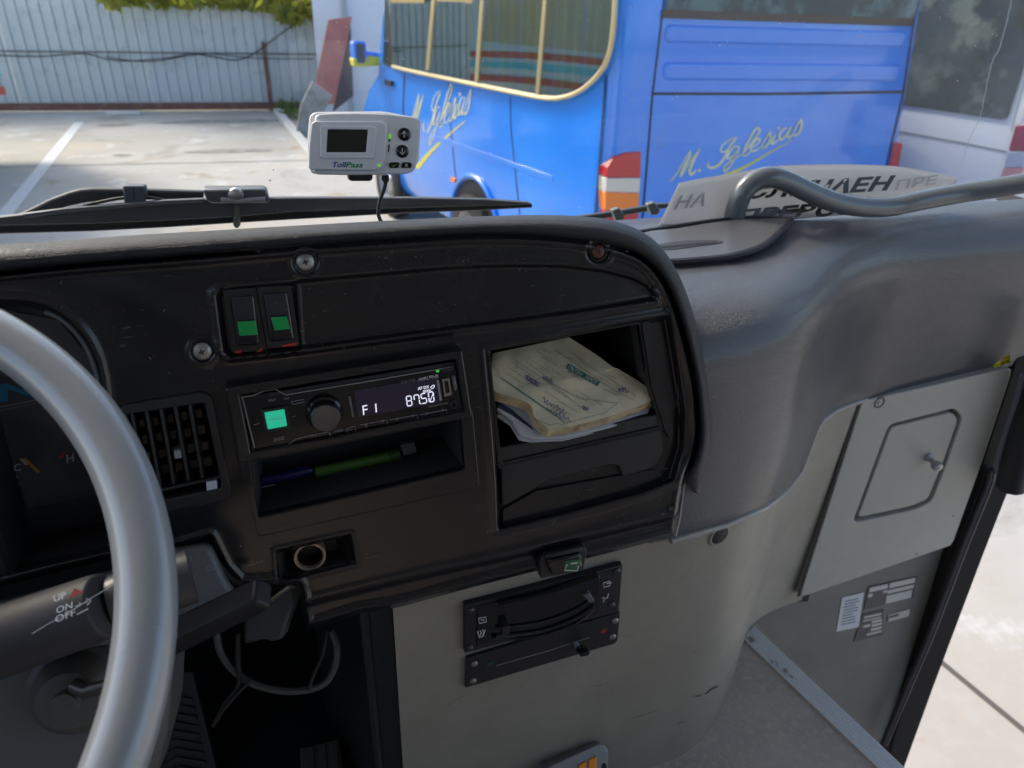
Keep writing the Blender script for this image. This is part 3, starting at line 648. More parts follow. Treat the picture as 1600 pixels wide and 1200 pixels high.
SEAMC = [(400, 1000), (1050, 838), (1060, 835), (1130, 815), (1190, 790), (1225, 764), (1248, 735), (1260, 705), (1268, 675), (1283, 652), (1305, 637), (1345, 622), (1460, 598), (1582, 570), (1700, 540)]
zs = np.array([colz(i, SEAMC) for i in range(NS)])
xs_ = CT[:, 0]
iR = int(np.argmin(abs(xs_-1.172)))
_tab = [(i, z) for i in range(0, NS, 2) for z in np.arange(1.2, 1.92, .006)]
_tp = np.array([proj(Sp(i, z)) for i, z in _tab])
def onS(x, y, h=0.0):
    k = int(np.argmin(((_tp-[x, y])**2).sum(1))); i, z = _tab[k]; return Sp(i, z, h), np.array([*(NB[i] if z < 1.6 else NT[i]), 0.])
# leather upper
t = thing('dashboard', 'dark grey vinyl dashboard with black driver fascia and padded cowl', 'dashboard', (.3, .62, 1.72))
sec = [(.006, 1.84), (.0055, 1.86), (.003, 1.88), (-.004, 1.898), (-.014, 1.912), (-.028, 1.923), (-.045, 1.930), (-.07, 1.934)]
TOPD = lambda X: float(np.interp(X, [.50, .62, .75, .88, 1.2], [0, .004, .010, .013, .011]))
v = []; rows = []
cols = [i for i in range(0, iR+1)]
for i in cols:
    z0 = zs[i]; col = [Sp(i, z0+.001, -.012), Sp(i, z0, -.002), Sp(i, z0+.0015, .004)]
    for k in range(1, 13):
        z = z0+.004+(1.83-z0-.004)*k/12; col.append(Sp(i, z, .006+.006*math.sin(math.pi*k/12)*.5))
    dz = TOPD(xs_[i])
    for h, z in sec: p_ = Sp(i, z, h); p_[2] -= dz*(z-1.78)/.154; col.append(p_)
    last = col[-1]; Ye = float(np.interp(last[0], [.3, .5, .8, 1.2], [.865, .872, .885, .885]))
    for k in range(1, 7):
        f_ = k/6; Y = last[1]+(Ye-last[1])*f_; col.append(np.array([last[0], Y, last[2]+.002*f_]))
    col.append(np.array([last[0], Ye+.012, last[2]-.004])); col.append(np.array([last[0], Ye+.02, last[2]-.03]))
    rows.append(col)
nrw = len(rows[0]); V = [p for c in rows for p in c]
Fq = [(a*nrw+b, (a+1)*nrw+b, (a+1)*nrw+b+1, a*nrw+b+1) for a in range(len(rows)-1) for b in range(nrw-1)]
Fq = [q_ for q_ in Fq if V[q_[0]][0] > .343 or min(V[k_][1] for k_ in q_) > .635]
k0 = len(V); endc = rows[-1]; V += [p+np.array([0, .12 if b < nrw-8 else 0, 0]) for b, p in enumerate(endc)]
Fq += [((len(rows)-1)*nrw+b, k0+b, k0+b+1, (len(rows)-1)*nrw+b+1) for b in range(nrw-1)]
obj('vinyl_body', V, Fq, LEA, t, auto=60)
# tray pad and grooves on the dash top
TP = ZP(1.9385)
tray = smooth([(1000, 366), (1060, 356), (1130, 345), (1180, 341.5), (1228, 341), (1236, 344), (1218, 360), (1192, 382), (1150, 397), (1100, 404), (1040, 408), (985, 405)], 60, True)
plate('tray_pad', [tuple(p) for p in tray], TP, -.004, .003, LEA, t, bevel=.002)
MB().tube([TP(x, y, .001) for x, y in smooth([(985, 409), (1040, 410), (1100, 406), (1150, 399), (1192, 384), (1218, 362), (1236, 344)], 40)], .0045, 8).build('tray_rim', LEAD, t)
MB().tube([TP(x, y, .001) for x, y in smooth([(990, 364), (1060, 353), (1130, 343.5), (1180, 340.5), (1234, 342)], 30)], .003, 8).build('tray_rim', LEAD, t)
plate('tray_slot', [tuple(p) for p in smooth([(1020, 384), (1060, 377), (1110, 375), (1130, 378), (1100, 383), (1040, 390)], 30, True)], TP, .001, .0036, LEAD, t)
ribbon('slot_gap', [(1030, 386), (1080, 381.5), (1120, 378.5)], [2, 2.4, .6], TP, .0041, SEAM, t)

# ------------------------------------------------------------ fascia
DA = Pl((.032, .535, 1.897), (0, -math.cos(R(10)), math.sin(R(10))))
INc = [(-60, 431), (0, 425), (120, 413), (200, 406.5), (300, 399), (470, 384), (600, 375), (700, 368), (780, 366), (850, 369), (910, 375), (955, 383), (995, 396), (1022, 416), (1043, 445), (1058, 480), (1070, 520), (1080, 560), (1088, 600), (1092, 640), (1093, 680), (1087, 713), (1076, 738), (1070, 756)]
OUc = [(-60, 386), (0, 382), (120, 374), (200, 368), (300, 362), (470, 352), (600, 345), (700, 340), (780, 337), (850, 336), (910, 338), (955, 344), (1000, 360), (1033, 386), (1058, 424), (1076, 467), (1089, 511), (1099, 556), (1107, 600), (1112, 640), (1114, 680), (1110, 715), (1101, 745), (1092, 772)]
OUTL = np.array([tuple(p) for p in smooth(INc, 90)]+[(1066, 775), (1062, 800), (1056, 836), (960, 862), (850, 889), (740, 917), (627, 948), (560, 959), (478, 985), (471, 945), (467, 916), (428, 913), (400, 915), (375, 915), (350, 890), (338, 866), (327, 843), (285, 856), (170, 874), (0, 917), (-60, 930)], float)
CL = [(-60, 470), (0, 477), (45, 480), (80, 491), (112, 514), (135, 545), (150, 590), (160, 680), (165, 760), (172, 852), (80, 872), (0, 892), (-60, 905)]
CL = [tuple(p) for p in smooth(CL[:10], 40)]+CL[10:]
HV = [(196, 647), (321, 627), (347, 765), (218, 792)]
HR = [(390, 722), (721, 655), (727, 735), (402, 810)]
HF = [(376, 620), (711, 563), (724, 642), (393, 706)]
HC = [(765, 548), (1000, 506), (1014, 600), (1032, 668), (783, 724)]
HL = [(432, 864), (545, 838), (550, 876), (438, 905)]
def sdp(P, poly):
    poly = np.array(poly, float); n = len(poly); d = np.full(len(P), 1e9); ins = np.zeros(len(P), bool); near = np.zeros((len(P), 2))
    for i in range(n):
        a = poly[i]; b = poly[(i+1) % n]; e = b-a; w = P-a; tt = np.clip((w@e)/(e@e+1e-12), 0, 1); q = a+tt[:, None]*e; dd_ = np.hypot(*(P-q).T)
        m_ = dd_ < d; d = np.where(m_, dd_, d); near[m_] = q[m_]
        c = ((a[1] > P[:, 1]) != (b[1] > P[:, 1])); xx = a[0]+(P[:, 1]-a[1])/(b[1]-a[1]+1e-12)*e[0]; ins ^= c & (P[:, 0] < xx)
    return np.where(ins, -d, d), near
def sstep(d, a, b): x = np.clip((d-a)/(b-a), 0, 1); return x*x*(3-2*x)
st = 2.2; gx = np.arange(-60, 1100, st); gy = np.arange(360, 992, st); GXX, GYY = np.meshgrid(gx, gy); P = np.stack([GXX.ravel(), GYY.ravel()], 1)
so_, near = sdp(P, OUTL); P2 = P.copy(); mk = abs(so_) < st*.72; P2[mk] = near[mk]
holes = [CL, HV, HR, HF, HC, HL]; hd = []
for H in holes:
    d_, nr_ = sdp(P, H); mk = (abs(d_) < st*.72); P2[mk] = nr_[mk]; hd.append(d_)
BAND = [(336, 462), (346, 449), (420, 441), (520, 431), (600, 424), (700, 415), (800, 411), (880, 412.5), (945, 420), (990, 432), (1015, 445), (1029, 461), (1027, 471), (900, 491), (780, 507), (600, 530), (467, 548), (360, 559), (348, 550)]
SWR = [(331, 458), (342, 449), (463, 444), (470, 546), (352, 560), (343, 548)]
RCB = [(757, 546), (900, 518), (1046, 492), (1058, 560), (1070, 640), (1068, 700), (1052, 752), (1000, 772), (880, 804), (777, 829), (775, 760), (768, 660)]
db, _ = sdp(P2, BAND); ds, _ = sdp(P2, SWR); dr, _ = sdp(P2, RCB)
LBOX = [(430, 860), (549, 834), (556, 880), (434, 911)]
dl, _ = sdp(P2, LBOX)
h = np.zeros(len(P2))
h -= .0045*(1-sstep(db, -9, 1)); h += .0026*np.exp(-(db/5.5)**2)*(P2[:, 1] > 450)
h -= .0012*(1-sstep(ds, -4, 1)); h += .0012*np.exp(-((ds-2)/4)**2)
h -= .010*(1-sstep(dr, -8, 1)); h += .0013*np.exp(-((dr-3)/6)**2)
h -= .004*(1-sstep(dl, -4, 1)); h += .0008*np.exp(-((dl-2)/4)**2)
crease = np.interp(P2[:, 0], [471, 560, 660, 800, 1050, 1100], [944, 922, 898, 868, 806, 790]); below = P2[:, 1]-crease
h -= np.where(P2[:, 0] > 468, .010*sstep(below, -2, 7), 0); h += np.where(P2[:, 0] > 468, .0012*np.exp(-((below+6)/7)**2), 0)
h -= .012*(1-sstep(-so_, 0, 7))*(P2[:, 1] > 395)            # rolled outer edge
h += .0034*np.exp(-((-so_-9)/6)**2)
h -= .010*(1-sstep(hd[0], 0, 9)); h += .003*np.exp(-((hd[0]-12)/8)**2)
for (cx_, cy_, rr) in ((477, 409, 19), (316, 549, 17), (935, 393, 17)):
    dd_ = np.hypot(P2[:, 0]-cx_, P2[:, 1]-cy_); h -= .0025*(1-sstep(dd_, rr-3, rr+3)); h += .0008*np.exp(-((dd_-rr-5)/4)**2)
# hump that drops toward the valley right of the screw
h += .0015*np.sin(P2[:, 0]/170.)+.0007*np.sin(P2[:, 1]/60.+P2[:, 0]/300.)
Vf = [DA(P2[i, 0], P2[i, 1], h[i]) for i in range(len(P2))]
nx_ = len(gx); ny_ = len(gy); Fc = []
I = np.arange(nx_*ny_).reshape(ny_, nx_)
q = np.stack([I[:-1, :-1].ravel(), I[1:, :-1].ravel(), I[1:, 1:].ravel(), I[:-1, 1:].ravel()], 1)
cen = P2[q].mean(1); so2, _ = sdp(cen, OUTL); keep = so2 < 0
for H in holes: d_, _ = sdp(cen, H); keep &= d_ > 0
q = q[keep]; us = np.unique(q); mp = -np.ones(len(P2), int); mp[us] = np.arange(len(us))
fas = obj('fascia', [Vf[i] for i in us], mp[q], BLK, t, auto=75)
# pale edge line on the right and lower rim
MB().tube([DA(x, y, -.010) for x, y in smooth([(1093, 640), (1093, 680), (1087, 713), (1076, 738), (1068, 762), (1065, 785), (1061, 812), (1055, 838)], 40)], .0012, 6).build('fascia_edge', M('pale plastic edge', (.28, .28, .29), .4), t)
# padded cowl
ni = 110; A_ = smooth(INc, ni); B_ = smooth(OUc, ni); secs = [(-.06, -.014), (-.01, -.005), (.03, .003), (.09, .0070), (.2, .0095), (.4, .0105), (.6, .008), (.8, .002), (.93, -.007), (1.0, -.017)]
V = []; 
for i in range(ni):
    fade = 1-sstep(np.array([i/ni]), .90, 1.0)[0]
    for s_, hh in secs:
        p = A_[i]*(1-s_)+B_[i]*s_; V.append(DA(p[0], p[1], (hh*fade if hh > 0 else hh)-.008*(1-fade)))
    e = V[-1]; kx = max(0, (i/ni-.55)/.45)
    V.append(e+np.array([-.004*kx, .03, -.012])); V.append(e+np.array([-.01*kx, .10, -.045])); V.append(e+np.array([-.02*kx, .30, -.125]))
nr2 = len(secs)+3; Fq = [(a*nr2+b, (a+1)*nr2+b, (a+1)*nr2+b+1, a*nr2+b+1) for a in range(ni-1) for b in range(nr2-1)]
obj('padded_cowl', V, Fq, LEAD, t, auto=70)
xl = float(DA(-60, 650, 0)[0])+.004; pr = [(.545, 2.012), (.548, 2.022), (.556, 2.032), (.57, 2.036), (.60, 2.024), (.66, 1.995), (.87, 1.90), (.87, 1.74), (.62, 1.74), (.515, 1.790)]
MB().prism([np.array([xl, y, z]) for y, z in pr], [np.array([-1.0, y, z]) for y, z in pr]).build('side_fascia', BLK2, t, bevel=.004)
# pockets behind the holes
pocket('storage_pocket', HR, DA, .085, M('dusty pocket lining', (.045, .045, .045), .7, dust=((.12, .11, .10), .4)), t, h=.002, shrink=.05)
pocket('vent_duct', HV, DA, .06, DEEP, t, h=0, shrink=.05)
pocket('open_compartment', HC, DA, .17, DEEP, t, h=-.009, shrink=.10)
pocket('instrument_bowl', CL, DA, .045, BLK2, t, h=-.010, shrink=.03)
pocket('socket_recess', HL, DA, .018, BLK2, t, h=-.004, shrink=.35)
# compartment frame, drawer front, ribs
ring('compartment_frame', [(760, 543), (1004, 500), (1018, 600), (1040, 672), (778, 735)], [(765.5, 548.5), (999, 507), (1013, 600), (1031, 666), (784, 723)], DA, -.012, -.005, BLK, t, ro=.004, ri=.003, bevel=.0008)
plate('drawer_front', [(783, 728), (1034, 671), (1037, 706), (1022, 731), (973, 746), (968, 728), (955, 726), (853, 752), (836, 764), (785, 793)], DA, -.03, -.004, BLK2, t, r=.004, bevel=.0012)
plate('shelf_lip', [(780, 700), (1030, 647), (1036, 664), (783, 722)], DA, -.014, -.006, BLK2, t, bevel=.001)
plate('compartment_rib', [(1003, 504), (1016, 501), (1034, 596), (1052, 668), (1050, 690), (1040, 674), (1018, 604)], DA, -.016, -.003, BLK, t, r=.003, bevel=.0015)
plate('compartment_rib', [(999, 507), (1004, 506), (1020, 594), (1013, 600)], DA, -.03, -.008, M('brownish plastic', (.05, .045, .04), .5), t, bevel=.0008)
plate('sloping_sill', [(786, 796), (838, 767), (1024, 733), (1046, 752), (900, 797), (785, 824)], DA, -.014, -.0085, BLK, t, r=.003, bevel=.001)
# vent
ring('vent_frame', [(186, 635), (317, 613), (332, 622), (362, 770), (352, 782), (212, 810)], [(198, 648), (316, 630), (320, 632), (346, 757), (345, 763), (220, 789)], DA, -.004, .004, BLK2, t, ro=.006, ri=.001, bevel=.001)
for x0, y0, x1, y1 in ((205, 646, 228, 768), (228, 642, 250, 762), (251, 638, 271, 757), (273, 634.5, 294, 752), (296, 631, 316, 748)):
    plate('vent_vane', [(x0-2.6, y0), (x0+2.6, y0-.5), (x1+2.6, y1), (x1-2.6, y1)], DA, -.016, .002, BLK2, t, bevel=.0007)
m = MB(); TAN = M('brown louvre plastic', (.10, .088, .078), .5)
for k in range(5):
    y0 = 655+k*25
    for j in range(5):
        xa = 204+j*22.5+k*5.2; m2 = plate('vent_louvre', [(xa+1, y0-j*4+4), (xa+21, y0-j*4-1), (xa+23, y0-j*4+13), (xa+4, y0-j*4+18)], DA, -.026, -.014+.002*((j+k) % 2), TAN, t, bevel=.001) if k < 4 else None
plate('vent_rail', [(216, 772), (343, 744), (344, 748), (217, 777)], DA, -.016, .001, BLK2, t, bevel=.0006)
plate('vent_wheel', [(271, 705), (282, 703), (284, 716), (273, 718)], DA, -.012, .003, M('pale grey tab', (.22, .24, .25), .4), t, bevel=.0008)
plate('vent_slider', [(321.5, 754), (338, 751), (340, 764), (323, 768)], DA, -.004, .003, M('pale slider tab', (.50, .52, .57), .5), t, bevel=.0008)
# switches
for k, (fr_, body, green, low, lab) in enumerate((
    ([(348, 453), (399, 449), (416, 548), (362, 552)], [(360, 464), (396, 462), (406, 538), (371, 540)], [(371, 503), (399, 501), (403, 523), (374, 525)], [(369, 526), (405, 524), (405, 538), (372, 540)], 'black rocker switch with scratched green window'),
    ([(401, 448), (454, 446), (468, 540), (418, 545)], [(411, 459), (448, 457), (460, 530), (422, 533)], [(423, 496), (448, 494.5), (453, 514.5), (429, 516.5)], [(424, 517), (457, 515), (459, 530), (425, 533)], None))):
    ring('switch_bezel', fr_, body, DA, -.006, -.0005, BLK2, t, ri=.0015, ro=.001, bevel=.0004)
    sw = plate('rocker_switch', body, DA, -.006, .0015, M('slate rocker', (.022, .023, .032), .2, coat=.4, scr=((.3, .3, .3), .5, 110, .66)), t, r=.002, bevel=.0012, label=lab)
    plate('rocker_nose', [green[0], green[1], low[2], low[3]], DA, .001, .0042, BLKGL, sw, r=.0012, bevel=.0012)
    plate('green_window', green, DA, .0038, .0047, M('green lens', (.0, .34, .07), .25, coat=.5, scr=((.3, .5, .3), .6, 120, .62)), sw, bevel=.0003)
for q_ in ([(367, 549), (378, 547), (376, 552), (366, 552)], [(400, 551), (410, 542), (409, 549)], [(440, 540), (464, 535), (463, 540), (441, 542)]): plate('red_paint_mark', q_, DA, -.001, -.0001, PRINTR, t)
def screw(cx, cy, rpx, S, parent, mat=CHROME, ringm=None, h=0.0, slot='x'):
    c = S(cx, cy, h); k = np.linalg.norm(S(cx+1, cy, h)-c); r = rpx*k*.92
    m = MB().lathe(c, S.n, [(r, -.001), (r, .0004), (r*.9, .0012), (r*.6, .0021), (0, .0026)], 24); sc = m.build('screw', mat, parent)
    a, b = (S.ex*.8+S.ey*.3), (S.ey*.8-S.ex*.3); m = MB()
    for u_, w_ in ((a, b), (b, a))[:2 if slot == 'x' else 1]:
        o = c+S.n*.00265; m.add([o+u_*r*.38+w_*r*.1, o+u_*r*.38-w_*r*.1, o-u_*r*.38-w_*r*.1, o-u_*r*.38+w_*r*.1], [(0, 1, 2, 3)]); c = c+S.n*.00003
    m.build('screw_recess', SEAM, sc, smooth_=False)
    if ringm: MB().lathe(c, S.n, [(r*1.0, -.0015), (r*1.25, .0004), (r*1.38, 0.0003), (r*1.42, -.002)], 28).build('washer', ringm, parent)
screw(477, 409, 16, DA, t, ringm=M('dull washer', (.12, .12, .125), .35, metal=.4), h=-.001)
screw(316, 549, 17, DA, t, h=-.001)
screw(935, 393, 11, DA, t, RUST, BLK2, h=-.0015)
# radio surround and storage frame
ring('radio_surround', [(351, 607), (723, 547.5), (739, 652), (372, 725)], [(375, 618.5), (712, 562), (725, 643), (392, 708)], DA, -.002, .0125, BLK, t, ro=.002, ri=.001, bevel=.0022, bseg=3)
ring('storage_frame', [(370, 712), (739, 640), (750, 762), (404, 840)], [(391, 723), (720, 656), (726, 734), (403, 809)], DA, -.002, .0065, BLK, t, ro=.003, ri=.002, bevel=.002, bseg=3)
# socket
c = DA(484, 865, -.012); k = np.linalg.norm(DA(485, 865, -.012)-c)
MB().lathe(c, DA.n, [(k*19, -.02), (k*19.5, .004), (k*21, .0062), (k*24.5, .0062), (k*25.5, .003), (k*25.5, -.004)], 36).build('lighter_socket', M('tan socket ring', (.33, .26, .21), .4, metal=.5), t)
MB().lathe(c, DA.n, [(k*19.2, .003), (k*18, -.03), (0, -.03)], 28).build('socket_well', M('dark brown well', (.03, .012, .01), .4), t)
# lower rocker on valance
LP_ = Pl(DA(880, 880, -.006), DA.n)
lb = plate('lower_rocker', [(843, 878), (848, 868), (913, 854), (918, 860), (911, 892), (845, 904)], LP_, -.004, .006, BLK2, t, r=.001, bevel=.0015, label='horizontal black rocker switch with small green window')
plate('rocker_housing', [(852, 868), (908, 855), (911, 862), (853, 875)], LP_, .004, .012, BLK2, lb, bevel=.002)
plate('rocker_body', [(855, 877), (908, 865), (911, 888), (862, 899)], LP_, .004, .013, BLKGL, lb, bevel=.0025)
plate('green_window', [(884, 877), (908, 873), (905, 892), (880, 894)], LP_, .0125, .0138, M('dark green lens', (.0, .10, .035), .25, coat=.5), lb, bevel=.0003)
ribbon('white_mark', [(886, 882), (882, 891), (902, 892), (904, 884)], 1.6, LP_, .0142, PRINT, lb); ribbon('white_mark', [(892, 881), (903, 879)], 2.0, LP_, .0142, PRINT, lb)
# instruments
IB = Pl(DA(60, 720, -.052), DA.n)
INSM = M('slate instrument panel', (.055, .060, .080), .35, dust=((.10, .10, .11), .3)); tan2 = PRINT
ins = plate('instrument_panel', [(-75, 470), (90, 500), (150, 570), (175, 860), (0, 900), (-75, 912)], IB, -.002, 0, INSM, t)
plate('lower_shade', [(-75, 822), (0, 806), (90, 788), (175, 772), (178, 862), (0, 900), (-75, 912)], IB, 0, .003, M('shaded slate', (.022, .024, .034), .3, dust=((.10, .10, .11), .3)), ins, bevel=.0005)  # darker lower plate holds the panel's shading in its colour
cy = M('blue lettering', (.01, .22, .40), .5)
text('N', (0, 628.5), (62, 620), (0, 601), IB, .0006, cy, ins, bold=True); text('U', (-60, 636), (-8, 629), (-60, 609), IB, .0006, cy, ins, bold=True)
ribbon('panel_line', [(-75, 652), (0, 636), (80, 620)], 2.2, IB, .0006, PRINTG, ins); ribbon('panel_line', [(-75, 655), (0, 641.5), (60, 629)], 3.2, IB, .0006, M('dim line', (.12, .12, .13), .5), ins)
text('C', (22, 737), (33, 735), (21.5, 726), IB, .0006, PRINT, ins); text('H', (104.5, 724), (115.5, 721), (104, 711), IB, .0006, PRINT, ins)
plate('gauge_mark', [(91, 716), (97, 708), (103, 706), (98, 715)], IB, 0, .0005, PRINTR, ins); plate('gauge_mark', [(30, 717), (36, 717), (44, 726), (40, 727)], IB, 0, .0005, PRINT, ins)
plate('needle', [(36, 717), (40, 715.5), (62, 737), (58, 740)], IB, .002, .004, M('orange needle', (.5, .20, .03), .5), ins, bevel=.0003)
ribbon('symbol', [(26, 743), (26, 754)], 1.6, IB, .0006, PRINTG, ins); ribbon('symbol', [(17, 755), (21, 757), (25, 755), (30, 757), (34, 754)], 1.2, IB, .0006, PRINTG, ins); ribbon('symbol', [(26, 746), (31, 745)], 1.2, IB, .0006, PRINTG, ins)
LENS = glassmat('clear lens cover', (.93, .93, .94), 1.45, .02); 
q = pgon([(-75, 468), (150, 500), (178, 600), (178, 862), (0, 897), (-75, 912)], Pl(DA(60, 720, -.030), DA.n), 0); LS = Pl(DA(60, 720, -.030), DA.n)
obj('clear_cover', [LS.fr2(p, 0) for p in q], [tuple(range(len(q)))], LENS, t, smooth_=False)
MB().tube([DA(x, y, .001) for x, y in smooth([(70, 487), (95, 499), (118, 520), (136, 546), (149, 580), (156, 620), (162, 700)], 30)], .0016, 8).build('bowl_highlight', M('bowl edge highlight', (.10, .115, .13), .18, coat=.5), t)  # grey tube paints the bluish highlight along the bowl edge

m = MB(); q_ = np.random.default_rng(11)
for i in range(230):
    x = q_.uniform(0, 1080); y = q_.uniform(385, 940); P_ = np.array([[x, y]])
    if sdp(P_, OUTL)[0][0] > -14 or any(sdp(P_, H)[0][0] < 16 for H in holes) or (350 < x < 750 and 545 < y < 840) or sdp(P_, RCB)[0][0] < 8 or (330 < x < 475 and 440 < y < 565): continue
    hh = h[int(np.argmin(((P2-P_)**2).sum(1)))]+.0004; a = q_.uniform(0, 3.14); l = q_.choice([.7, 1.0, 1.6, 4.0], p=[.45, .35, .15, .05]); w = .45
    u_ = np.array([math.cos(a), math.sin(a)])*l; v_ = np.array([-math.sin(a), math.cos(a)])*w
    m.add([DA(*(P_[0]+u_), hh), DA(*(P_[0]+v_), hh), DA(*(P_[0]-u_), hh), DA(*(P_[0]-v_), hh)], [(0, 1, 2, 3)])
o = m.build('dust_specks', M('pale lint', (.30, .30, .30), .8), t, smooth_=False); o['kind'] = 'stuff'
# ------------------------------------------------------------ radio
t = thing('car_radio', 'black car radio with green lit source button and white digits, set in the fascia', 'radio', DA(550, 635, -.02))
fp_ = plate('faceplate', [(377, 620), (711, 563.5), (724, 642.5), (404, 706), (392, 697)], DA, -.03, .008, BLKGL, t, r=.0015, bevel=.0012)
RH = .0086
ribbon('disc_slot', [(420, 617), (560, 593), (690, 571)], 4.2, DA, RH, SEAM, t); ribbon('slot_edge', [(377, 621), (396, 618), (412, 611), (430, 608), (446, 617), (560, 598.5), (708, 573)], 1.5, DA, RH+.0002, M('grey bright edge', (.25, .25, .24), .3), t)
ribbon('side_trim', [(379, 622), (388, 660), (398, 700)], 2.6, DA, RH, M('bright side trim', (.22, .24, .26), .25, metal=.5), t); ribbon('lower_trim', [(405, 703), (520, 681), (723, 641)], 1.2, DA, RH, PRINTG, t)
bz = ring('button_bezel', [(407, 641), (449, 634), (456, 670), (415, 678)], [(412, 645), (444.5, 639.5), (449, 667), (418, 673)], DA, .007, .0105, BLK2, t, ro=.002, ri=.001, bevel=.0006)
bt = plate('source_button', [(413, 645.5), (444, 640), (448.5, 666), (418.5, 671.5)], DA, .006, .0118, M('lit green button', (.02, .45, .28), .4, emit=((.03, .62, .36), .26)), t, r=.001, bevel=.0008)
text('SOURCE', (421, 658), (441, 654.5), (421, 653.5), DA, .0122, M('pale green print', (.3, .75, .6), .5), bt)
c = DA(507, 644, .008); k = np.linalg.norm(DA(508, 644, .008)-c)
kn = MB().lathe(c, DA.n, [(k*29, -.002), (k*29.5, .003), (k*28, .0045), (k*25, .005), (k*24.5, .012), (k*23, .0145), (k*21.5, .015)], 48).build('volume_knob', BLKGL, t)
MB().lathe(c, DA.n, [(k*21.5, .0151), (k*10, .0149), (0, .0147)], 48).build('knob_face', M('spun dark metal', (.13, .13, .14), .30, metal=.8, bump=(250, .15, .0003)), kn)
dsp = plate('display', [(553, 611), (683, 588), (688, 629), (560, 652)], DA, .0084, .0089, M('faintly lit display', (.012, .010, .022), .12, emit=((.10, .08, .17), .03)), t)  # display face given a faint glow of its own
LIT = M('lit white digits', (.6, .6, .7), .5, emit=((.62, .62, .75), .55)); 
text('F', (567.5, 648.5), (575, 647), (566, 634), DA, .0094, LIT, dsp); text('I', (587, 644.5), (589, 644), (586, 631), DA, .0094, LIT, dsp)
SEG = {'8': 'abcdefg', '7': 'abcf', '5': 'acdfg', '0': 'abcdef'}
m = MB()
def digit(ch, bl, br, tl):
    bl, br, tl = map(np.array, (bl, br, tl)); X = br-bl; Y = tl-bl; pt = lambda u, v: bl+X*u+Y*v
    S_ = {'a': (0, 1, 1, 1), 'b': (1, 1, 1, .5), 'c': (1, .5, 1, 0), 'd': (0, 0, 1, 0), 'e': (0, 0, 0, .5), 'f': (0, .5, 0, 1), 'g': (0, .5, 1, .5)}
    for s_ in SEG[ch]:
        a, b, c_, d_ = S_[s_]; p = pt(a, b); q_ = pt(c_, d_); e = (q_-p)*.08; ribbon('', [p+e, q_-e], 1.7, DA, .0094, None, None, mb=m)
for ch, x, y in (('8', 636.5, 634.6), ('7', 648.5, 632.8), ('5', 659.5, 630.6), ('0', 671, 628.4)): digit(ch, (x, y), (x+7.5, y-1.4), (x-2, y-15))
ribbon('', [(657, 631), (658.5, 630.7)], 2, DA, .0094, None, None, mb=m); ribbon('', [(672, 627), (677, 614)], 1.2, DA, .0094, None, None, mb=m)
m.build('digits', LIT, dsp, smooth_=False)
text('AF DX', (653, 609.5), (671, 606.5), (652.5, 605), DA, .0094, LIT, dsp, bold=True); text('SEEK', (661, 613.8), (675, 611.5), (660.5, 610), DA, .0094, LIT, dsp, bold=True)
ribbon('oval', smooth([(673, 605), (677, 602), (679, 603), (676, 607)], 14, True), 1.2, DA, .0094, LIT, dsp, closed=True)
ribbon('display_bar', [(546, 619), (552, 652)], 3.0, DA, RH+.0004, M('grey bar', (.14, .14, .15), .4), t); ribbon('display_bar', [(684, 594), (689, 626)], 3.4, DA, RH+.0004, M('light grey bar', (.30, .30, .31), .4), t)
text('ALPINE', (662, 594.5), (685, 590.5), (661.5, 589), DA, RH+.0003, PRINT, t, bold=True)
m = MB()
for i in range(5): ribbon('', [(653+i*2.2, 596-i*.4), (656+i*2.2, 591-i*.4)], 1.0, DA, RH+.0003, None, None, mb=m)
m.build('lettering', PRINT, t, smooth_=False)
text('CDE-170R', (627, 600), (649, 596), (626.5, 596), DA, RH+.0003, PRINTG, t); text('FAV', (420, 628.5), (431, 626.5), (420, 624), DA, RH+.0003, PRINTG, t)
text('BAND', (429, 690), (445, 686.5), (428.5, 684.5), DA, RH+.0003, PRINTG, t); text('TUNE', (443, 625), (452, 623.5), (443, 621.5), DA, RH+.0003, PRINTG, t); text('AUDIO', (522, 676), (536, 673.3), (521.5, 672), DA, RH+.0003, PRINTG, t)
text('MP3/WMA/AAC', (670, 637), (701, 630.5), (669.5, 634), DA, RH+.0003, PRINTG, t)
for s_, x, y in (('1', 571, 667), ('2', 597, 660.5), ('3', 619, 657), ('4', 644, 652), ('5', 665.5, 648.5), ('6', 691, 643)): text(s_, (x, y), (x+2.6, y-.5), (x-.3, y-4.4), DA, RH+.0003, PRINTG, t)
for pts in ([(447, 697), (462, 686), (485, 680), (512, 675)], [(514, 674), (516, 682)], [(541, 670), (545, 677), (556, 675), (554, 666), (541, 670)], [(563, 664), (605, 656), (606, 668)], [(609, 656), (652, 648), (653, 658)], [(656, 648), (698, 640), (699, 648)], [(545, 672), (551, 671)], [(455, 628), (474, 624), (476, 628), (458, 632), (455, 628)], [(456, 651), (462, 650)], [(396, 664), (406, 661)], [(486, 682), (492, 679), (494, 682)]):
    ribbon('key_outline', pts, 1.0, DA, RH+.0002, PRINTG, t)
us_ = ring('usb_port', [(691, 593), (702, 591), (706, 617), (695, 620)], [(694, 596), (700, 595), (703, 613), (697, 615)], DA, .007, .0105, M('nickel shell', (.32, .29, .26), .35, metal=.7), t, bevel=.0004)
plate('usb_tongue', [(695.5, 598), (698, 597.6), (700.5, 611), (698, 612)], DA, .008, .0098, BLK2, us_)
plate('usb_cover', [(707, 588), (711, 587), (715, 607), (711, 612), (708, 600)], DA, .008, .0115, M('grey flap', (.12, .12, .13), .3), t, bevel=.0008)
c = DA(708.5, 631, .008); k = np.linalg.norm(DA(709.5, 631, .008)-c)
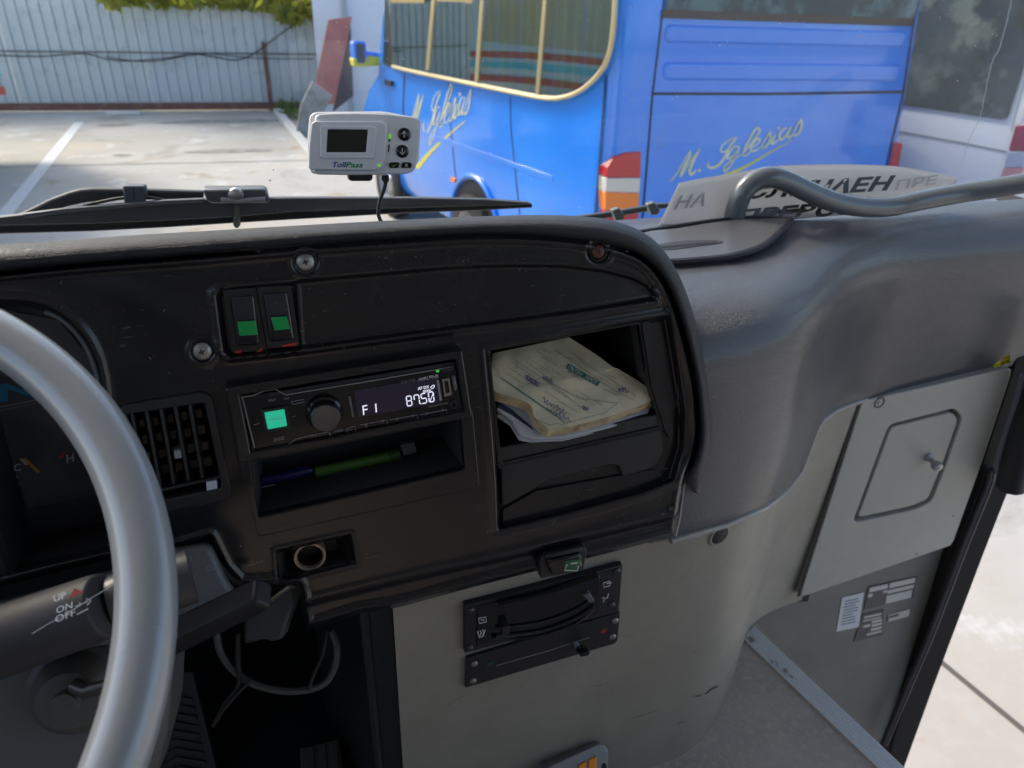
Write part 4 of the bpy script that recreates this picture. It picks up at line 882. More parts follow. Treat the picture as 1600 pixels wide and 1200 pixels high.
MB().lathe(c, DA.n, [(k*6.5, 0), (k*6.3, .002), (k*4.6, .0025), (k*3.2, .0012), (k*3, -.004), (0, -.004)], 24).build('aux_socket', BLK2, t)
plate('green_led', [(681, 579), (686, 578), (686.5, 581), (681.5, 582)], DA, RH, RH+.0004, M('green led', (.02, .3, .02), .4, emit=((.05, .5, .05), .4)), t)
plate('eject_key', [(691, 577), (708, 573.5), (709, 579), (692, 583)], DA, .007, .0098, BLK2, t, bevel=.0004)

# pens in the pocket
PB_ = Pl(DA(520, 740, -.052), DA.n)
t = thing('highlighter', 'green marker pen lying at the back of the pocket under the radio', 'marker pen', PB_(560, 722))
MB().tube([PB_(x, y) for x, y in ((491, 738), (494, 737.5), (606, 713.5))], [.0035, .0052, .0052], 16).build('barrel', M('green pen plastic', (.065, .16, .025), .35, coat=.3), t)
MB().tube([PB_(606.5, 713.5), PB_(624, 709.5), PB_(626, 709)], [.0056, .0056, .0045], 16).build('cap', M('darker green cap', (.035, .10, .015), .35, coat=.3), t)
plate('end_clip', [(625, 696), (648, 691), (652, 707), (632, 713)], PB_, -.004, .006, M('smoky clear plastic', (.12, .11, .11), .3, coat=.5), t, bevel=.001)
t = thing('blue_pen', 'dark blue ballpoint pen lying left of the green marker', 'pen', PB_(450, 745))
MB().tube([PB_(x, y) for x, y in ((399, 753), (440, 745), (478, 736), (488, 734))], [.0045, .0050, .0050, .003], 14).build('barrel', M('dark blue plastic', (.008, .014, .10), .35, coat=.3), t)
MB().tube([PB_(400, 763, .004), PB_(430, 757, .004)], .0009, 6).build('clip', M('clip steel', (.3, .3, .3), .3, metal=.8), t)

# ------------------------------------------------------------ notebook
base = DA(857, 683, .004); PN = Pl(base, (.10, -.62, .78))
def notebook():
    t = thing('waybill_book', 'yellowed waybill book with curled corner lying in the open compartment', 'book', base)
    PG = M('yellowed page', (.66, .58, .40), .75, var=[(12, (.54, .46, .30), .4, .7), (50, (.70, .63, .46), .5, .8)], bump=[(60, .3, .003), (14, .5, .012)])
    EDGE = M('page edges', (.55, .42, .24), .8, bump=(900, .6, .001), var=(60, (.22, .15, .08), .45, .7))
    Lf = smooth([(770, 552), (768, 585), (773, 611), (800, 620), (828, 632), (836, 652), (858, 672)], 31); Rt = smooth([(889, 527), (930, 553), (957, 573), (967, 577), (1000, 597), (1019, 611), (1024, 624)], 31)
    n = 31; k = 31; top = []; 
    for i in range(n):
        for j in range(k):
            u = j/(k-1); p = Lf[i]*(1-u)+Rt[i]*u; v_ = i/(n-1)
            if v_ > .9: p = p+np.array([0, 6*math.sin(math.pi*u)*(v_-.9)*10])
            hh = .0012*math.sin(v_*14+u*3)*(1-.3*u)+.0008*math.sin(u*19+v_*4)+.0014*math.sin(v_*3.1)*math.sin(u*3.1)
            hh += .004*max(0, 1-u*5)*max(0, (v_-.45)*2)
            top.append((p, hh))
    def S3(x, y, h=0): return PN(x, y, h)
    V = [PN(p[0], p[1], .012+hh) for p, hh in top]; Fq = [(i*k+j, i*k+j+1, (i+1)*k+j+1, (i+1)*k+j) for i in range(n-1) for j in range(k-1)]
    pg = obj('top_page', V, Fq, PG, t, auto=60)
    bd = [i*k for i in range(n)]+[(n-1)*k+j for j in range(1, k)]+[i*k+k-1 for i in range(n-2, -1, -1)]
    Vb = []; L_ = 12
    for l in range(L_+1):
        for b in bd:
            p = V[b]-PN.n*(.0004+.0100*l/L_)+PN.ey*(-.0003*l+(.0009 if l % 2 else 0))+PN.ex*(.0008*math.sin(l*2.6)); Vb.append(p)
    nb = len(bd); Fb = [(l*nb+i, l*nb+i+1, (l+1)*nb+i+1, (l+1)*nb+i) for l in range(L_) for i in range(nb-1)]
    obj('page_block', Vb, Fb, EDGE, t, smooth_=False)
    TEAL = M('teal banner ink', (.01, .16, .14), .6); INK2 = M('blue ball pen ink', (.07, .08, .20), .6); GR = M('faint print', (.24, .27, .22), .7)
    P0 = np.array([p for p, hh in top]); H0 = np.array([hh for p, hh in top])
    def SP(x, y, h=0):
        d_ = ((P0-[x, y])**2).sum(1); ix = np.argsort(d_)[:4]; w = 1/(d_[ix]+1); return PN(x, y, (.0127)+(H0[ix]*w).sum()/w.sum()+h)
    qd = [(884.5, 575), (888.5, 568), (938, 597), (933, 603.5)]; m = MB()
    for i in range(10):
        a = [np.array(qd[0])*(1-i/10)+np.array(qd[3])*i/10, np.array(qd[1])*(1-i/10)+np.array(qd[2])*i/10, np.array(qd[1])*(.9-i/10)+np.array(qd[2])*(i+1)/10, np.array(qd[0])*(.9-i/10)+np.array(qd[3])*(i+1)/10]
        a[2] = np.array(qd[1])*(1-(i+1)/10)+np.array(qd[2])*(i+1)/10; a[3] = np.array(qd[0])*(1-(i+1)/10)+np.array(qd[3])*(i+1)/10
        m.add([SP(*p) for p in a], [(0, 1, 2, 3)])
    m.build('banner', TEAL, pg, smooth_=False)
    cr_ = M('cream lettering', (.55, .5, .36), .7)
    text('ПЪТЕН', (887, 575), (908, 587.5), (890, 570.5), SP, .0006, cr_, pg, bold=True); text('ЛИСТ', (913, 590.5), (931, 601), (916, 585.5), SP, .0006, cr_, pg, bold=True)
    text('№ 553073', (886, 581.5), (908, 595.5), (889, 577), SP, .0004, INK2, pg)
    def ln(pts, w=.8, mt=GR):
        P_ = []
        for a, b in zip(pts[:-1], pts[1:]): P_ += [np.array(a)*(1-i/6)+np.array(b)*i/6 for i in range(6)]
        P_.append(np.array(pts[-1])); ribbon('ruled_line', P_, w, SP, .0003, mt, pg)
    ln([(783, 590), (812, 610), (870, 650), (882, 660)], 1.4, TEAL); ln([(868, 548), (895, 565), (960, 610), (990, 625), (993, 618), (970, 603), (905, 562)], .8); ln([(815, 605), (845, 590), (905, 622), (965, 630)]); ln([(875, 664), (945, 645), (965, 630)], .8)
    ln([(835, 655), (860, 664), (875, 661)], .8); ln([(800, 560), (850, 592), (920, 645)], .6); ln([(850, 545), (868, 556), (880, 552)], .6)
    for a, b in (((800, 566), (836, 590)), ((795, 574), (826, 594)), ((790, 582), (815, 598)), ((838, 548), (868, 565)), ((848, 568), (884, 590)), ((844, 575), (872, 592)), ((905, 612), (940, 632)), ((900, 618), (930, 634)), ((872, 626), (905, 645)), ((868, 634), (895, 650)), ((940, 606), (968, 618)), ((938, 578), (962, 592)), ((893, 552), (925, 571)), ((890, 558), (915, 573)), ((826, 560), (858, 580)), ((822, 566), (850, 584)), ((840, 553), (872, 572)), ((930, 585), (955, 600)), ((928, 590), (948, 602)), ((865, 600), (900, 620)), ((862, 606), (890, 622)), ((852, 612), (885, 632))):
        m = MB(); nseg = 12
        for i in range(nseg):
            if rng.random() < .25: continue
            p = np.array(a)*(1-i/nseg)+np.array(b)*i/nseg; q_ = np.array(a)*(1-(i+.7)/nseg)+np.array(b)*(i+.7)/nseg; ribbon('', [p, q_], 1.0, SP, .0003, None, None, mb=m)
        m.build('printed_text', GR, pg, smooth_=False)
    def scrib(x, y, w, hh, seed, dx=(.85, .5), loops=5):
        q_ = np.random.default_rng(seed); pts = []
        for i in range(loops*4+1):
            u = i/(loops*4); pts.append((x+dx[0]*w*u+q_.normal()*.6+1.2*math.sin(i*1.6), y+dx[1]*w*u-hh*(.5+.5*math.sin(i*1.57))*q_.uniform(.5, 1.1)))
        ribbon('handwriting', smooth(pts, loops*16), .9, SP, .0004, INK2, pg)
    scrib(848, 627, 42, 7, 1, loops=7); scrib(852, 640, 45, 6, 2, (.9, .42), 6); scrib(848, 590, 18, 6, 3, loops=4); scrib(966, 612, 16, 9, 4, (.9, .1), 3); scrib(910, 640, 12, 9, 5, (.8, .1), 3)
    st_ = M('violet stamp ink', (.10, .07, .28), .6); ribbon('stamp', [(822, 586), (845, 600), (841, 604), (822, 592), (822, 586)], 1.2, SP, .0004, st_, pg); scrib(824, 592, 20, 4, 8, (.85, .5), 6)
    # white booklet underneath
    t2 = thing('white_booklet', 'thin white booklet lying under the yellowed waybill book', 'booklet', base-PN.n*.005)
    px = [(776, 640), (800, 655), (813, 678), (834, 685), (880, 684), (960, 666), (1012, 647), (1021, 628), (900, 560), (790, 600)]
    PZ = Pl(base-PN.n*.0015, PN.n)
    plate('cover', px, PZ, -.0045, 0, M('white booklet paper', (.55, .55, .58), .6, bump=(1500, .4, .0004)), t2, r=.002, bevel=.0006)
    plate('lower_leaf', [(776, 650), (798, 664), (812, 687), (830, 690), (880, 688), (960, 669), (1012, 651), (900, 580), (790, 620)], PZ, -.0085, -.0055, M('greyish leaf', (.45, .45, .47), .6), t2, bevel=.0006)
    plate('dark_strip', [(778, 636), (800, 648), (834, 672), (828, 664), (800, 640), (780, 628)], PZ, -.001, .001, M('navy strip', (.02, .03, .07), .5), t2)
notebook()

# ------------------------------------------------------------ grey lower console
t = thing('lower_console', 'grey moulded plastic console curving round toward the entrance steps', 'console', (.4, .62, 1.2))
i0 = int(np.argmin(abs(xs_-.060))); iE = int(np.argmin(abs(CB[:, 0]-.852)))
V = []; rows = 26
for i in range(i0, iE+1):
    zt = zs[i]+(.03 if xs_[i] < .46 else .012)
    fl = .016*np.exp(-((xs_[i]-.78)/.10)**2)
    for k in range(rows+1):
        z = 1.199+(zt-1.199)*k/rows; q = (z-1.2)/.5
        V.append(Sp(i, z, (-.001-.0025*q)*float(np.interp(xs_[i], [.33, .45], [1, 0]))))
n = rows+1; nc = iE-i0+1
Fq = [(a*n+b, (a+1)*n+b, (a+1)*n+b+1, a*n+b+1) for a in range(nc-1) for b in range(rows)]
k0 = len(V); V += [V[b]+np.array([.004, .02, 0]) for b in range(n)]+[V[b]+np.array([.004, .32, 0]) for b in range(n)]
Fq += [(k0+b, b, b+1, k0+b+1) for b in range(rows)]+[(k0+n+b, k0+b, k0+b+1, k0+n+b+1) for b in range(rows)]
obj('console_skin', V, Fq, GREY, t, auto=60)
# lip along the vinyl seam, its highlight put into the pale colour
q = [Sp(i, zs[i]-.003, .003) for i in range(int(np.argmin(abs(xs_-.366))), int(np.argmin(abs(xs_-.855))))]
MB().tube(q, .0042, 8).build('seam_lip', M('highlit lip plastic', (.34, .34, .32), .35), t)
p, nv = onS(1124, 836); MB().lathe(p, nv, [(.0115, .0006), (.0100, .0014), (0, .0013)], 24).build('fixing_hole', DEEP, t)
p, nv = onS(1124, 836); MB().lathe(p, nv, [(.016, -.0005), (.0145, .0014), (.0125, .0016), (.0118, .0006)], 24).build('hole_rim', GREY, t)
p, nv = onS(1267, 686); MB().lathe(p, nv, [(.006, .0015), (.004, .002), (0, .002)], 12).build('fixing_hole', SEAM, t)
SCF = M('dark scuff', (.05, .05, .045), .6); m = MB()
for pts, w in (([(1104, 1082), (1112, 1078), (1119, 1072)], 4), ([(1086, 1086), (1094, 1084)], 2), ([(984, 1122), (1005, 1116), (1030, 1106)], .9), ([(818, 1150), (835, 1137)], .9), ([(1050, 915), (1068, 900), (1085, 880)], .8), ([(1058, 1128), (1070, 1126)], 1.6), ([(1150, 1008), (1156, 1000)], 1.5), ([(700, 1100), (716, 1086)], .7)):
    A_p = [onS(x, y, .0012)[0] for x, y in pts]; k = np.linalg.norm(A_p[0]-CAM)/F*w*.5
    m.add([p+np.array([0, 0, k]) for p in A_p]+[p-np.array([0, 0, k]) for p in A_p], [(i, i+1, len(pts)+i+1, len(pts)+i) for i in range(len(pts)-1)])
o = m.build('scuff_marks', SCF, t, smooth_=False); o['kind'] = 'stuff'
# heater controls
GP = Pl((.2, .5445, 1.62), (.0, -1, -.043)); GP = Pl(onS(850, 955)[0]+np.array([0, -.0005, 0]), (0, -1, -.043))
t = thing('heater_panel', 'black heater control plate with two curved slots and white symbols', 'control panel', GP(850, 955))
pq = [(726, 946), (973, 883), (967, 956), (726, 1021)]
plate('panel_plate', pq, GP, -.004, .0035, BLK2, t, bevel=.0008); plate('raised_field', [(746, 948), (938, 899), (934, 958), (744, 1010)], GP, .003, .0048, BLKGL, t, r=.003, bevel=.0008)
def bez(pts, n=24): return [tuple(p) for p in smooth(pts, n)]
plate('upper_blade', bez([(779, 947), (846, 931), (900, 914), (936, 901)])+bez([(935, 907), (918, 922), (890, 935), (850, 944), (804, 948), (779, 947)]), GP, .003, .012, BLKGL, t, bevel=.0025, auto=50)
for off, r_ in ((0, .0022), (-14, .0012)):
    MB().tube([GP(x, y+off, .006) for x, y in smooth([(775, 994), (800, 993), (850, 985), (900, 966), (928, 948)], 26)], r_, 8).build('slot_track', BLK2, t)
MB().tube([GP(x, y, .007) for x, y in smooth([(770, 996), (800, 998), (850, 991), (900, 973), (929, 951)], 26)], .0020, 8).build('slot_track', BLKGL, t)
plate('slider_tab', [(784, 981), (796, 979), (796, 992), (785, 994)], GP, .004, .014, BLK2, t, bevel=.001); plate('slider_tab', [(911, 931), (921, 927), (930, 940), (922, 943)], GP, .004, .015, M('dusty tab', (.10, .10, .10), .5), t, bevel=.001)
for pts, cl in (([(748, 966), (759, 964), (760, 972), (749, 974)], 1), ([(751, 969), (756, 968), (756, 971)], 0), ([(746, 986), (749, 996), (755, 994), (758, 984)], 0), ([(750, 985), (752, 989), (750, 993)], 0), ([(754, 984), (756, 988), (754, 992)], 0), ([(943, 911), (953, 908), (953, 915), (944, 918)], 1), ([(948, 912), (956, 910)], 0), ([(951, 927), (949, 934), (944, 936), (943, 941)], 0), ([(941, 935), (944, 933)], 0)):
    ribbon('symbol', pts, 1.5, GP, .0052, PRINT, t, closed=bool(cl))
for x, y in ((736, 953), (734, 1012), (964, 892), (956, 945)): screw(x, y, 5.4, GP, t, M('dark screw', (.10, .10, .10), .4, metal=.6), h=.004)
t = thing('slider_panel', 'narrow black slider plate with red dot below the heater plate', 'control panel', GP(850, 1020))
plate('panel_plate', [(729, 1029), (969, 957), (965, 1001), (960, 1006), (727, 1075)], GP, -.002, .0022, BLK2, t, bevel=.0005)
ribbon('slot', [(776, 1040), (850, 1019), (922, 996)], 2.0, GP, .0026, M('worn slot edge', (.17, .16, .13), .5), t); ribbon('slot', [(778, 1042), (850, 1021), (922, 998)], 1.6, GP, .0028, SEAM, t)
for x, y, c_ in ((943, 986, (.30, .02, .03)), (766, 1036, (.01, .05, .03))):
    c = GP(x, y, .0024); MB().lathe(c, GP.n, [(.0038, 0), (.0036, .0005), (0, .0006)], 20).build('colour_dot', M('dot', c_, .5), t)
for x, y in ((741, 1037), (739, 1064), (961, 970), (957, 995)): screw(x, y, 5.6, GP, t, M('grey slotted screw', (.28, .27, .25), .4, metal=.7), h=.0024, slot='-')
kb = GP(900, 1008, .002); A_ = GP(899, 1006, .004); B_ = GP(918, 1026, .030)
d_ = (B_-A_); d_ /= np.linalg.norm(d_)
m = MB(); ex_, ey_ = GP.ex, GP.ey
def sec_(c, w, h_): return [c+ex_*w+ey_*h_, c-ex_*w+ey_*h_, c-ex_*w-ey_*h_, c+ex_*w-ey_*h_]
m.prism(sec_(GP(915, 1022, .026), .0058, .0042), sec_(GP(905, 1012, .006), .0045, .005)); m.build('slider_knob', BLKGL, t, bevel=.0018, bseg=3)
MB().prism(sec_(GP(903, 1010, .008), .0022, .0035), sec_(GP(898, 1004, .001), .0022, .0035)).build('knob_stem', M('pale stem', (.3, .31, .34), .4), t, bevel=.0006)
# orange lamp plate at the bottom edge
OP = Pl(GP(905, 1190, .012), (0, -.80, .60))
t = thing('orange_lens_box', 'silver edged box with orange ribbed lens low on the grey console', 'lamp', OP(905, 1200))
plate('housing', [(850, 1202), (936, 1163), (944, 1165), (951, 1174), (949, 1260), (850, 1290)], OP, -.02, .012, M('silver grey housing', (.30, .31, .32), .32, metal=.5), t, r=.002, bevel=.002)
for x in (905, 921): plate('orange_lens', [(x, 1196-(x-905)*.5), (x+12, 1190-(x-905)*.5), (x+10, 1240), (x-4, 1246)], OP, .011, .015, M('orange acrylic', (.95, .32, .02), .25, coat=.4), t, bevel=.001)
screw(944, 1197, 4.5, OP, t, BLK2, h=.012)

# ------------------------------------------------------------ hatch panel
HP = YP(.792)
t = thing('hatch_panel', 'grey wall panel with small hatch and round knob beside the door', 'wall panel', HP(1400, 750))
outer = [(1347, 627), (1460, 602), (1580, 574), (1581, 582), (1535, 722), (1488, 852), (1250, 934), (1251, 928), (1300, 773)]
gap = [(1389, 664), (1440, 651), (1492, 638), (1504, 652), (1480, 722), (1455, 785), (1428, 797), (1380, 808), (1336, 817), (1335, 810), (1362, 737)]
q1 = pgon(outer, HP, 0, .003, 4)
def ringn(name, O_, I_, S, h0, h1, mat, par, bevel=.002):
    """panel with a hole: both outlines resampled by angle around the hole centre"""
    qo = np.array(pgon(O_, S, h1, .006, 5)); qi = np.array(pgon(I_, S, h1, .012, 6)); c = qi.mean(0); n = 160; out = []
    for Q in (qo, qi):
        L = []
        for k in range(n):
            w = 2*math.pi*k/n; d = np.array([math.cos(w), math.sin(w)]); best = 0
            for a, b in zip(Q, np.roll(Q, -1, 0)):
                e = b-a; den = d[0]*e[1]-d[1]*e[0]
                if abs(den) < 1e-12: continue
                s_ = ((a-c)[0]*e[1]-(a-c)[1]*e[0])/den; u_ = ((a-c)[0]*d[1]-(a-c)[1]*d[0])/den
                if s_ > 0 and -1e-6 <= u_ <= 1+1e-6: best = max(best, s_)
            L.append(c+d*best)
        out.append(L)
    v = [S.fr2(p, h1) for p in out[0]]+[S.fr2(p, h1) for p in out[1]]+[S.fr2(p, h0) for p in out[0]]+[S.fr2(p, h0) for p in out[1]]; f = []
    for i in range(n):
        j = (i+1) % n; f += [(i, j, n+j, n+i), (i, 2*n+i, 2*n+j, j), (n+i, n+j, 3*n+j, 3*n+i)]
    return obj(name, v, f, mat, par, bevel=bevel)
ringn('panel_frame', outer, gap, HP, -.016, .010, GREYP, t)
ribbon('seam_gap', [(1343, 626), (1297, 775), (1247, 932)], 4.5, HP, .0085, DEEP, t)
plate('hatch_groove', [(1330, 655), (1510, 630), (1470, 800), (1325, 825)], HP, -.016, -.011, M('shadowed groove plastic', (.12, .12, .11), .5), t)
inn = [(1392, 668), (1440, 656), (1488, 644), (1497, 655), (1474, 722), (1450, 780), (1424, 791), (1378, 801), (1340, 809), (1366, 739)]
plate('hatch_door', inn, HP, -.012, .007, GREYP, t, r=.010, bevel=.0015)
c = HP(1450, 714, .007); MB().lathe(c, (-.12, -1, -.12), [(.0085, 0), (.0085, .003), (.0045, .007), (.0042, .016), (.008, .019), (.0095, .024), (.008, .029), (0, .031)], 20).build('hatch_knob', M('grey steel knob', (.36, .38, .39), .3, metal=.4), t)
c = HP(1374, 629, .010); MB().lathe(c, HP.n, [(.0105, -.0005), (.0095, .001), (.0075, .0006), (.0065, -.002), (0, -.002)], 22).build('fixing_screw', M('dark fixing', (.06, .06, .06), .4), t)
c = HP(1374, 629, .010); MB().lathe(c, HP.n, [(.004, 0), (.003, .0015), (0, .002)], 14).build('screw_head', CHROME, t)
for x, y in ((1489, 806), (1432, 866)): c = HP(x, y, .010); MB().lathe(c, HP.n, [(.0022, .0004), (0, .0008)], 8).build('pin', SEAM, t)
# backing strip behind the vertical seam
MB().prism([YP(.801)(x, y) for x, y in ((1330, 600), (1360, 600), (1262, 940), (1240, 940))], [YP(.81)(x, y) for x, y in ((1330, 600), (1360, 600), (1262, 940), (1240, 940))]).build('gap_strip', DEEP, t)
# wall skin behind vinyl and panel, closes the front
t = thing('door_jamb', 'black front door post with rubber seal at the entrance', 'door post', (1.25, .85, .5))
J = YP(.79); jp = [(1612, 440), (1583, 575), (1537, 716), (1490, 850), (1440, 1010), (1393, 1165), (1386, 1215), (1408, 1215), (1460, 1072), (1537, 868), (1607, 690), (1690, 470)]
plate('post', jp, J, -.10, -.004, M('black post paint', (.008, .008, .009), .7, spec=.2), t, bevel=.004)
q = smooth([(1549, 735), (1541, 765), (1503, 860), (1456, 985), (1420, 1070), (1381, 1163)], 30)
MB().tube([J(x, y, .006) for x, y in q], .0085, 8).build('rubber_seal', RUB, t); MB().tube([J(x, y, .015) for x, y in q], .0025, 6).build('seal_highlight', M('grey seal highlight', (.07, .07, .085), .35), t)  # thin grey tube paints the highlight along the rubber seal
q = smooth([(1600, 585), (1586, 640), (1562, 712), (1561, 735)], 16); MB().tube([J(x, y, .02) for x, y in q], [.006]*12+[.009]*4, 8).build('highlight_strip', M('grey bar highlight', (.20, .20, .25), .35), t)  # pale strip paints the highlight along the black bar
MB().tube([J(x, y, .05) for x, y in smooth([(1660, 500), (1630, 600), (1598, 690), (1582, 752), (1579, 763)], 20)], [.024]*17+[.021, .014, .004], 12).build('door_edge_buffer', M('black soft buffer', (.014, .014, .016), .45), t)
tp = thing('wrapper_scrap', 'crumpled yellow and blue wrapper scrap tucked above the grey hatch panel', 'wrapper', J(1565, 568))
m = MB(); nq = 7
YW = M('yellow foil', (.60, .52, .02), .3, var=[(60, (.08, .30, .40), .55, .6), (90, (.25, .20, .02), .5, .6)])
for i in range(nq):
    for j in range(4):
        x = 1549+i*4.9; y = 576-i*1.6-j*(1+i*.75); m.v.append(J(x, y, .012+.008*rng.uniform(-1, 1)))
m.f += [(i*4+j, i*4+4+j, i*4+5+j, i*4+1+j) for i in range(nq-1) for j in range(3)]
m.build('foil', YW, tp, smooth_=False)

# ------------------------------------------------------------ footwell
t = thing('footwell', 'dark footwell lining under the fascia with side wall', 'footwell', (-.3, .9, 1.2))
DK = M('dark footwell plastic', (.012, .013, .014), .6); DKB = M('blue black side panel', (.035, .040, .042), .42, scr=((.2, .2, .2), .4, 20, .68))
MB().box(-1.0, .068, .985, 1.0, 1.2, 1.86).build('bulkhead_lining', DK, t)
MB().box(-1.0, .02, .66, .99, 1.80, 1.82).build('upper_lining', DK, t)
V = [FZ(536, 1300), FZ(630, 1300)]
SP_ = Pl((.045, .60, 1.4), (-.55, -.83, 0))
sw1 = [np.array([.058, .57, z]) for z in (1.2, 1.72)]; sw2 = [np.array([.030, .585, z]) for z in (1.2, 1.71)]; sw3 = [np.array([-.03, .80, z]) for z in (1.2, 1.70)]; sw4 = [np.array([-.03, .985, z]) for z in (1.2, 1.70)]
VV = sw1+sw2+sw3+sw4; obj('side_wall', VV, [(0, 2, 3, 1), (2, 4, 5, 3), (4, 6, 7, 5)], DKB, t, bevel=.0)
MB().tube([(.030, .584, 1.2), (.030, .584, 1.70)], .006, 8).build('side_wall_edge', DKB, t)
# pedals
t = thing('brake_pedal', 'small ribbed black pedal on the footwell floor right of the column', 'pedal', FZ(505, 1180))
PD = Pl(FZ(505, 1195)+np.array([0, 0, .07]), (0, -.75, .66)); PM = M('pedal rubber', (.014, .0145, .015), .5)
plate('pad', [(468, 1168), (530, 1153), (540, 1230), (470, 1240)], PD, -.012, 0, PM, t, bevel=.002)
for x in (484, 503, 521): plate('rib', [(x-6, 1168-(x-484)*.25), (x+6, 1165-(x-484)*.25), (x+10, 1235), (x-4, 1236)], PD, 0, .004, PM, t, bevel=.001)
MB().box(-1.0, .05, .30, .985, 1.2, 1.206).build('footwell_shade_mat', DK, bpy.data.objects['footwell'])  # black mat added to darken the overlit footwell floor
t = thing('accelerator_pedal', 'long ribbed rubber pedal beside the steering column', 'pedal', FZ(290, 1180))
PD = Pl(FZ(290, 1200)+np.array([0, 0, .10]), (0, -.8, .6))
plate('pad', [(215, 1052), (302, 1048), (345, 1230), (220, 1240)], PD, -.012, 0, PM, t, bevel=.002)
for k in range(9): plate('rib', [(225+k*2, 1105+k*14), (262+k*2, 1085+k*14), (300+k*3, 1092+k*14), (300+k*3, 1098+k*14), (262+k*2, 1092+k*14), (226+k*2, 1112+k*14)], PD, 0, .005, PM, t)
WIRE = M('grey wire sheath', (.10, .095, .08), .5); WIREB = M('brown black wire', (.025, .02, .018), .5)
W1 = DP(.82)
for i, (px, r_, mt, lb) in enumerate((([(338, 985), (345, 1020), (368, 1050), (400, 1070), (450, 1080), (500, 1072), (522, 1045), (526, 1010), (517, 985)], .0042, WIRE, 'grey looped cable hanging in the dark footwell'),
                                      ([(372, 990), (372, 1030), (373, 1070), (352, 1100), (336, 1130)], .003, WIREB, 'thin dark wire hanging straight below the column bracket'),
                                      ([(395, 1060), (370, 1085), (345, 1115), (332, 1135)], .002, WIREB, 'thin brown wire slanting down behind the grey looped cable'),
                                      ([(511, 985), (505, 1020), (490, 1055), (482, 1078)], .0022, WIREB, 'thin dark wire dropping inside the right side of the cable loop'))):
    tag(MB().tube([W1(x, y, .004*i) for x, y in smooth(px, 40)], r_, 8).build('cable', mt), lb, 'cable')
WC = M('black hose', (.02, .02, .022), .35)
tag(MB().tube([DP(.60)(x, y) for x, y in smooth([(325, 860), (342, 885), (360, 905), (385, 918)], 20)], .0032, 8).build('hose', WC), 'short glossy black cable beside the column shroud edge', 'cable')

# ------------------------------------------------------------ steering column, stalks, wheel
SHR = M('grey column shroud', (.105, .115, .12), .40, bump=(900, .12, .0004), scr=((.35, .35, .35), .4, 30, .69))
t = thing('steering_column', 'grey plastic steering column shroud behind the wheel', 'steering column', DP(.62)(100, 1050))
C1 = Pl(DP(.56)(330, 900), (.12, -.80, .58))
plate('upper_shroud', [(-80, 965), (0, 944), (180, 893), (255, 862), (318, 851), (330, 856), (336, 868), (352, 905), (378, 945), (368, 964), (290, 992), (180, 1006), (-80, 1050)], C1, -.05, 0, SHR, t, r=.006, bevel=.005, bseg=3)
C2 = DP(.56)
plate('lower_shroud', [(-90, 1010), (60, 990), (240, 985), (268, 1040), (262, 1140), (230, 1260), (-90, 1300)], Pl(C2(100, 1100, .0), (.0, -.88, .47)), -.08, 0, M('dark grey lower shroud', (.09, .092, .088), .45, bump=(500, .1, .0005)), t, r=.012, bevel=.010, bseg=3)
plate('lower_bracket', [(380, 968), (448, 917), (461, 921), (459, 945), (446, 978), (440, 1000), (425, 1004), (412, 1000), (380, 1008)], DP(.66), -.02, 0, M('grey bracket', (.045, .048, .048), .5), t, bevel=.003)
BM = Pl(C2(100, 1100, .0)+np.array([0, -.88, .47])*.001, (.0, -.88, .47)); c = BM(122, 1074)
MB().lathe(c, BM.n, [(.036, -.004), (.035, .003), (.030, .006), (.029, .016), (.024, .021), (.021, .027), (.010, .029), (.009, .036), (0, .037)], 36).build('lever_boot', M('dark rubber boot', (.075, .073, .068), .5, bump=(300, .1, .0005)), t)
MB().tube([BM(118, 1072, .03), BM(135, 1080, .038), BM(165, 1072, .045), BM(215, 1048, .05)], [.006, .0055, .005, .005], 10).build('boot_lever', M('dark lever', (.05, .045, .04), .35, coat=.3), t)
text('n', (293, 879), (300, 878), (292, 869), C1, .0006, PRINTG, t); ribbon('symbol', [(322, 890), (326, 883), (331, 886), (334, 889)], 1.2, C1, .0006, PRINTG, t); ribbon('symbol', [(321, 892), (336, 889)], 1.2, C1, .0006, PRINTG, t)
def bar_from(px0, px1, d0, d1, w0, w1, h0, h1, nm, mat, par, bev=.003, up=(0, 0, 1), cap=None):
    a = DP(d0)(*px0); b = DP(d1)(*px1); dr_ = (b-a)/np.linalg.norm(b-a); v_ = (CAM-(a+b)/2); v_ /= np.linalg.norm(v_)
    s_ = np.cross(dr_, v_); s_ /= np.linalg.norm(s_); nn_ = np.cross(s_, dr_)
    # rotate the section so one edge faces the viewer
    w_ = R(38); s2 = s_*math.cos(w_)+nn_*math.sin(w_); n2 = -s_*math.sin(w_)+nn_*math.cos(w_)
    f_ = lambda c, w, h: [c+s2*w+n2*h, c-s2*w+n2*h, c-s2*w-n2*h, c+s2*w-n2*h]
    return MB().prism(f_(b, w1, h1), f_(a, w0, h0)).build(nm, mat, par, bevel=bev, bseg=4)
t2 = thing('wiper_stalk', 'glossy square black control stalk pointing up right of the wheel rim', 'stalk', DP(.5)(350, 950))
bar_from((200, 1030), (413, 926), .54, .50, .0112, .0098, .0088, .0078, 'lever', M('black stalk plastic', (.014, .015, .019), .35, spec=.3, dust=((.05, .05, .06), .2)), t2)
t2 = thing('light_stalk', 'thick dark stalk with UP, ON and OFF print left of the wheel rim', 'stalk', DP(.42)(60, 960))
SM = M('worn stalk plastic', (.034, .033, .037), .5, spec=.35, dust=((.09, .09, .10), .3))
a = DP(.44)(-120, 1045); b = DP(.44)(166, 945); MB().tube([a, a*.5+b*.5, b*.94+a*.06, b], [.0225, .0215, .0205, .0195], 28).build('twist_grip', SM, t2, bevel=.0015)
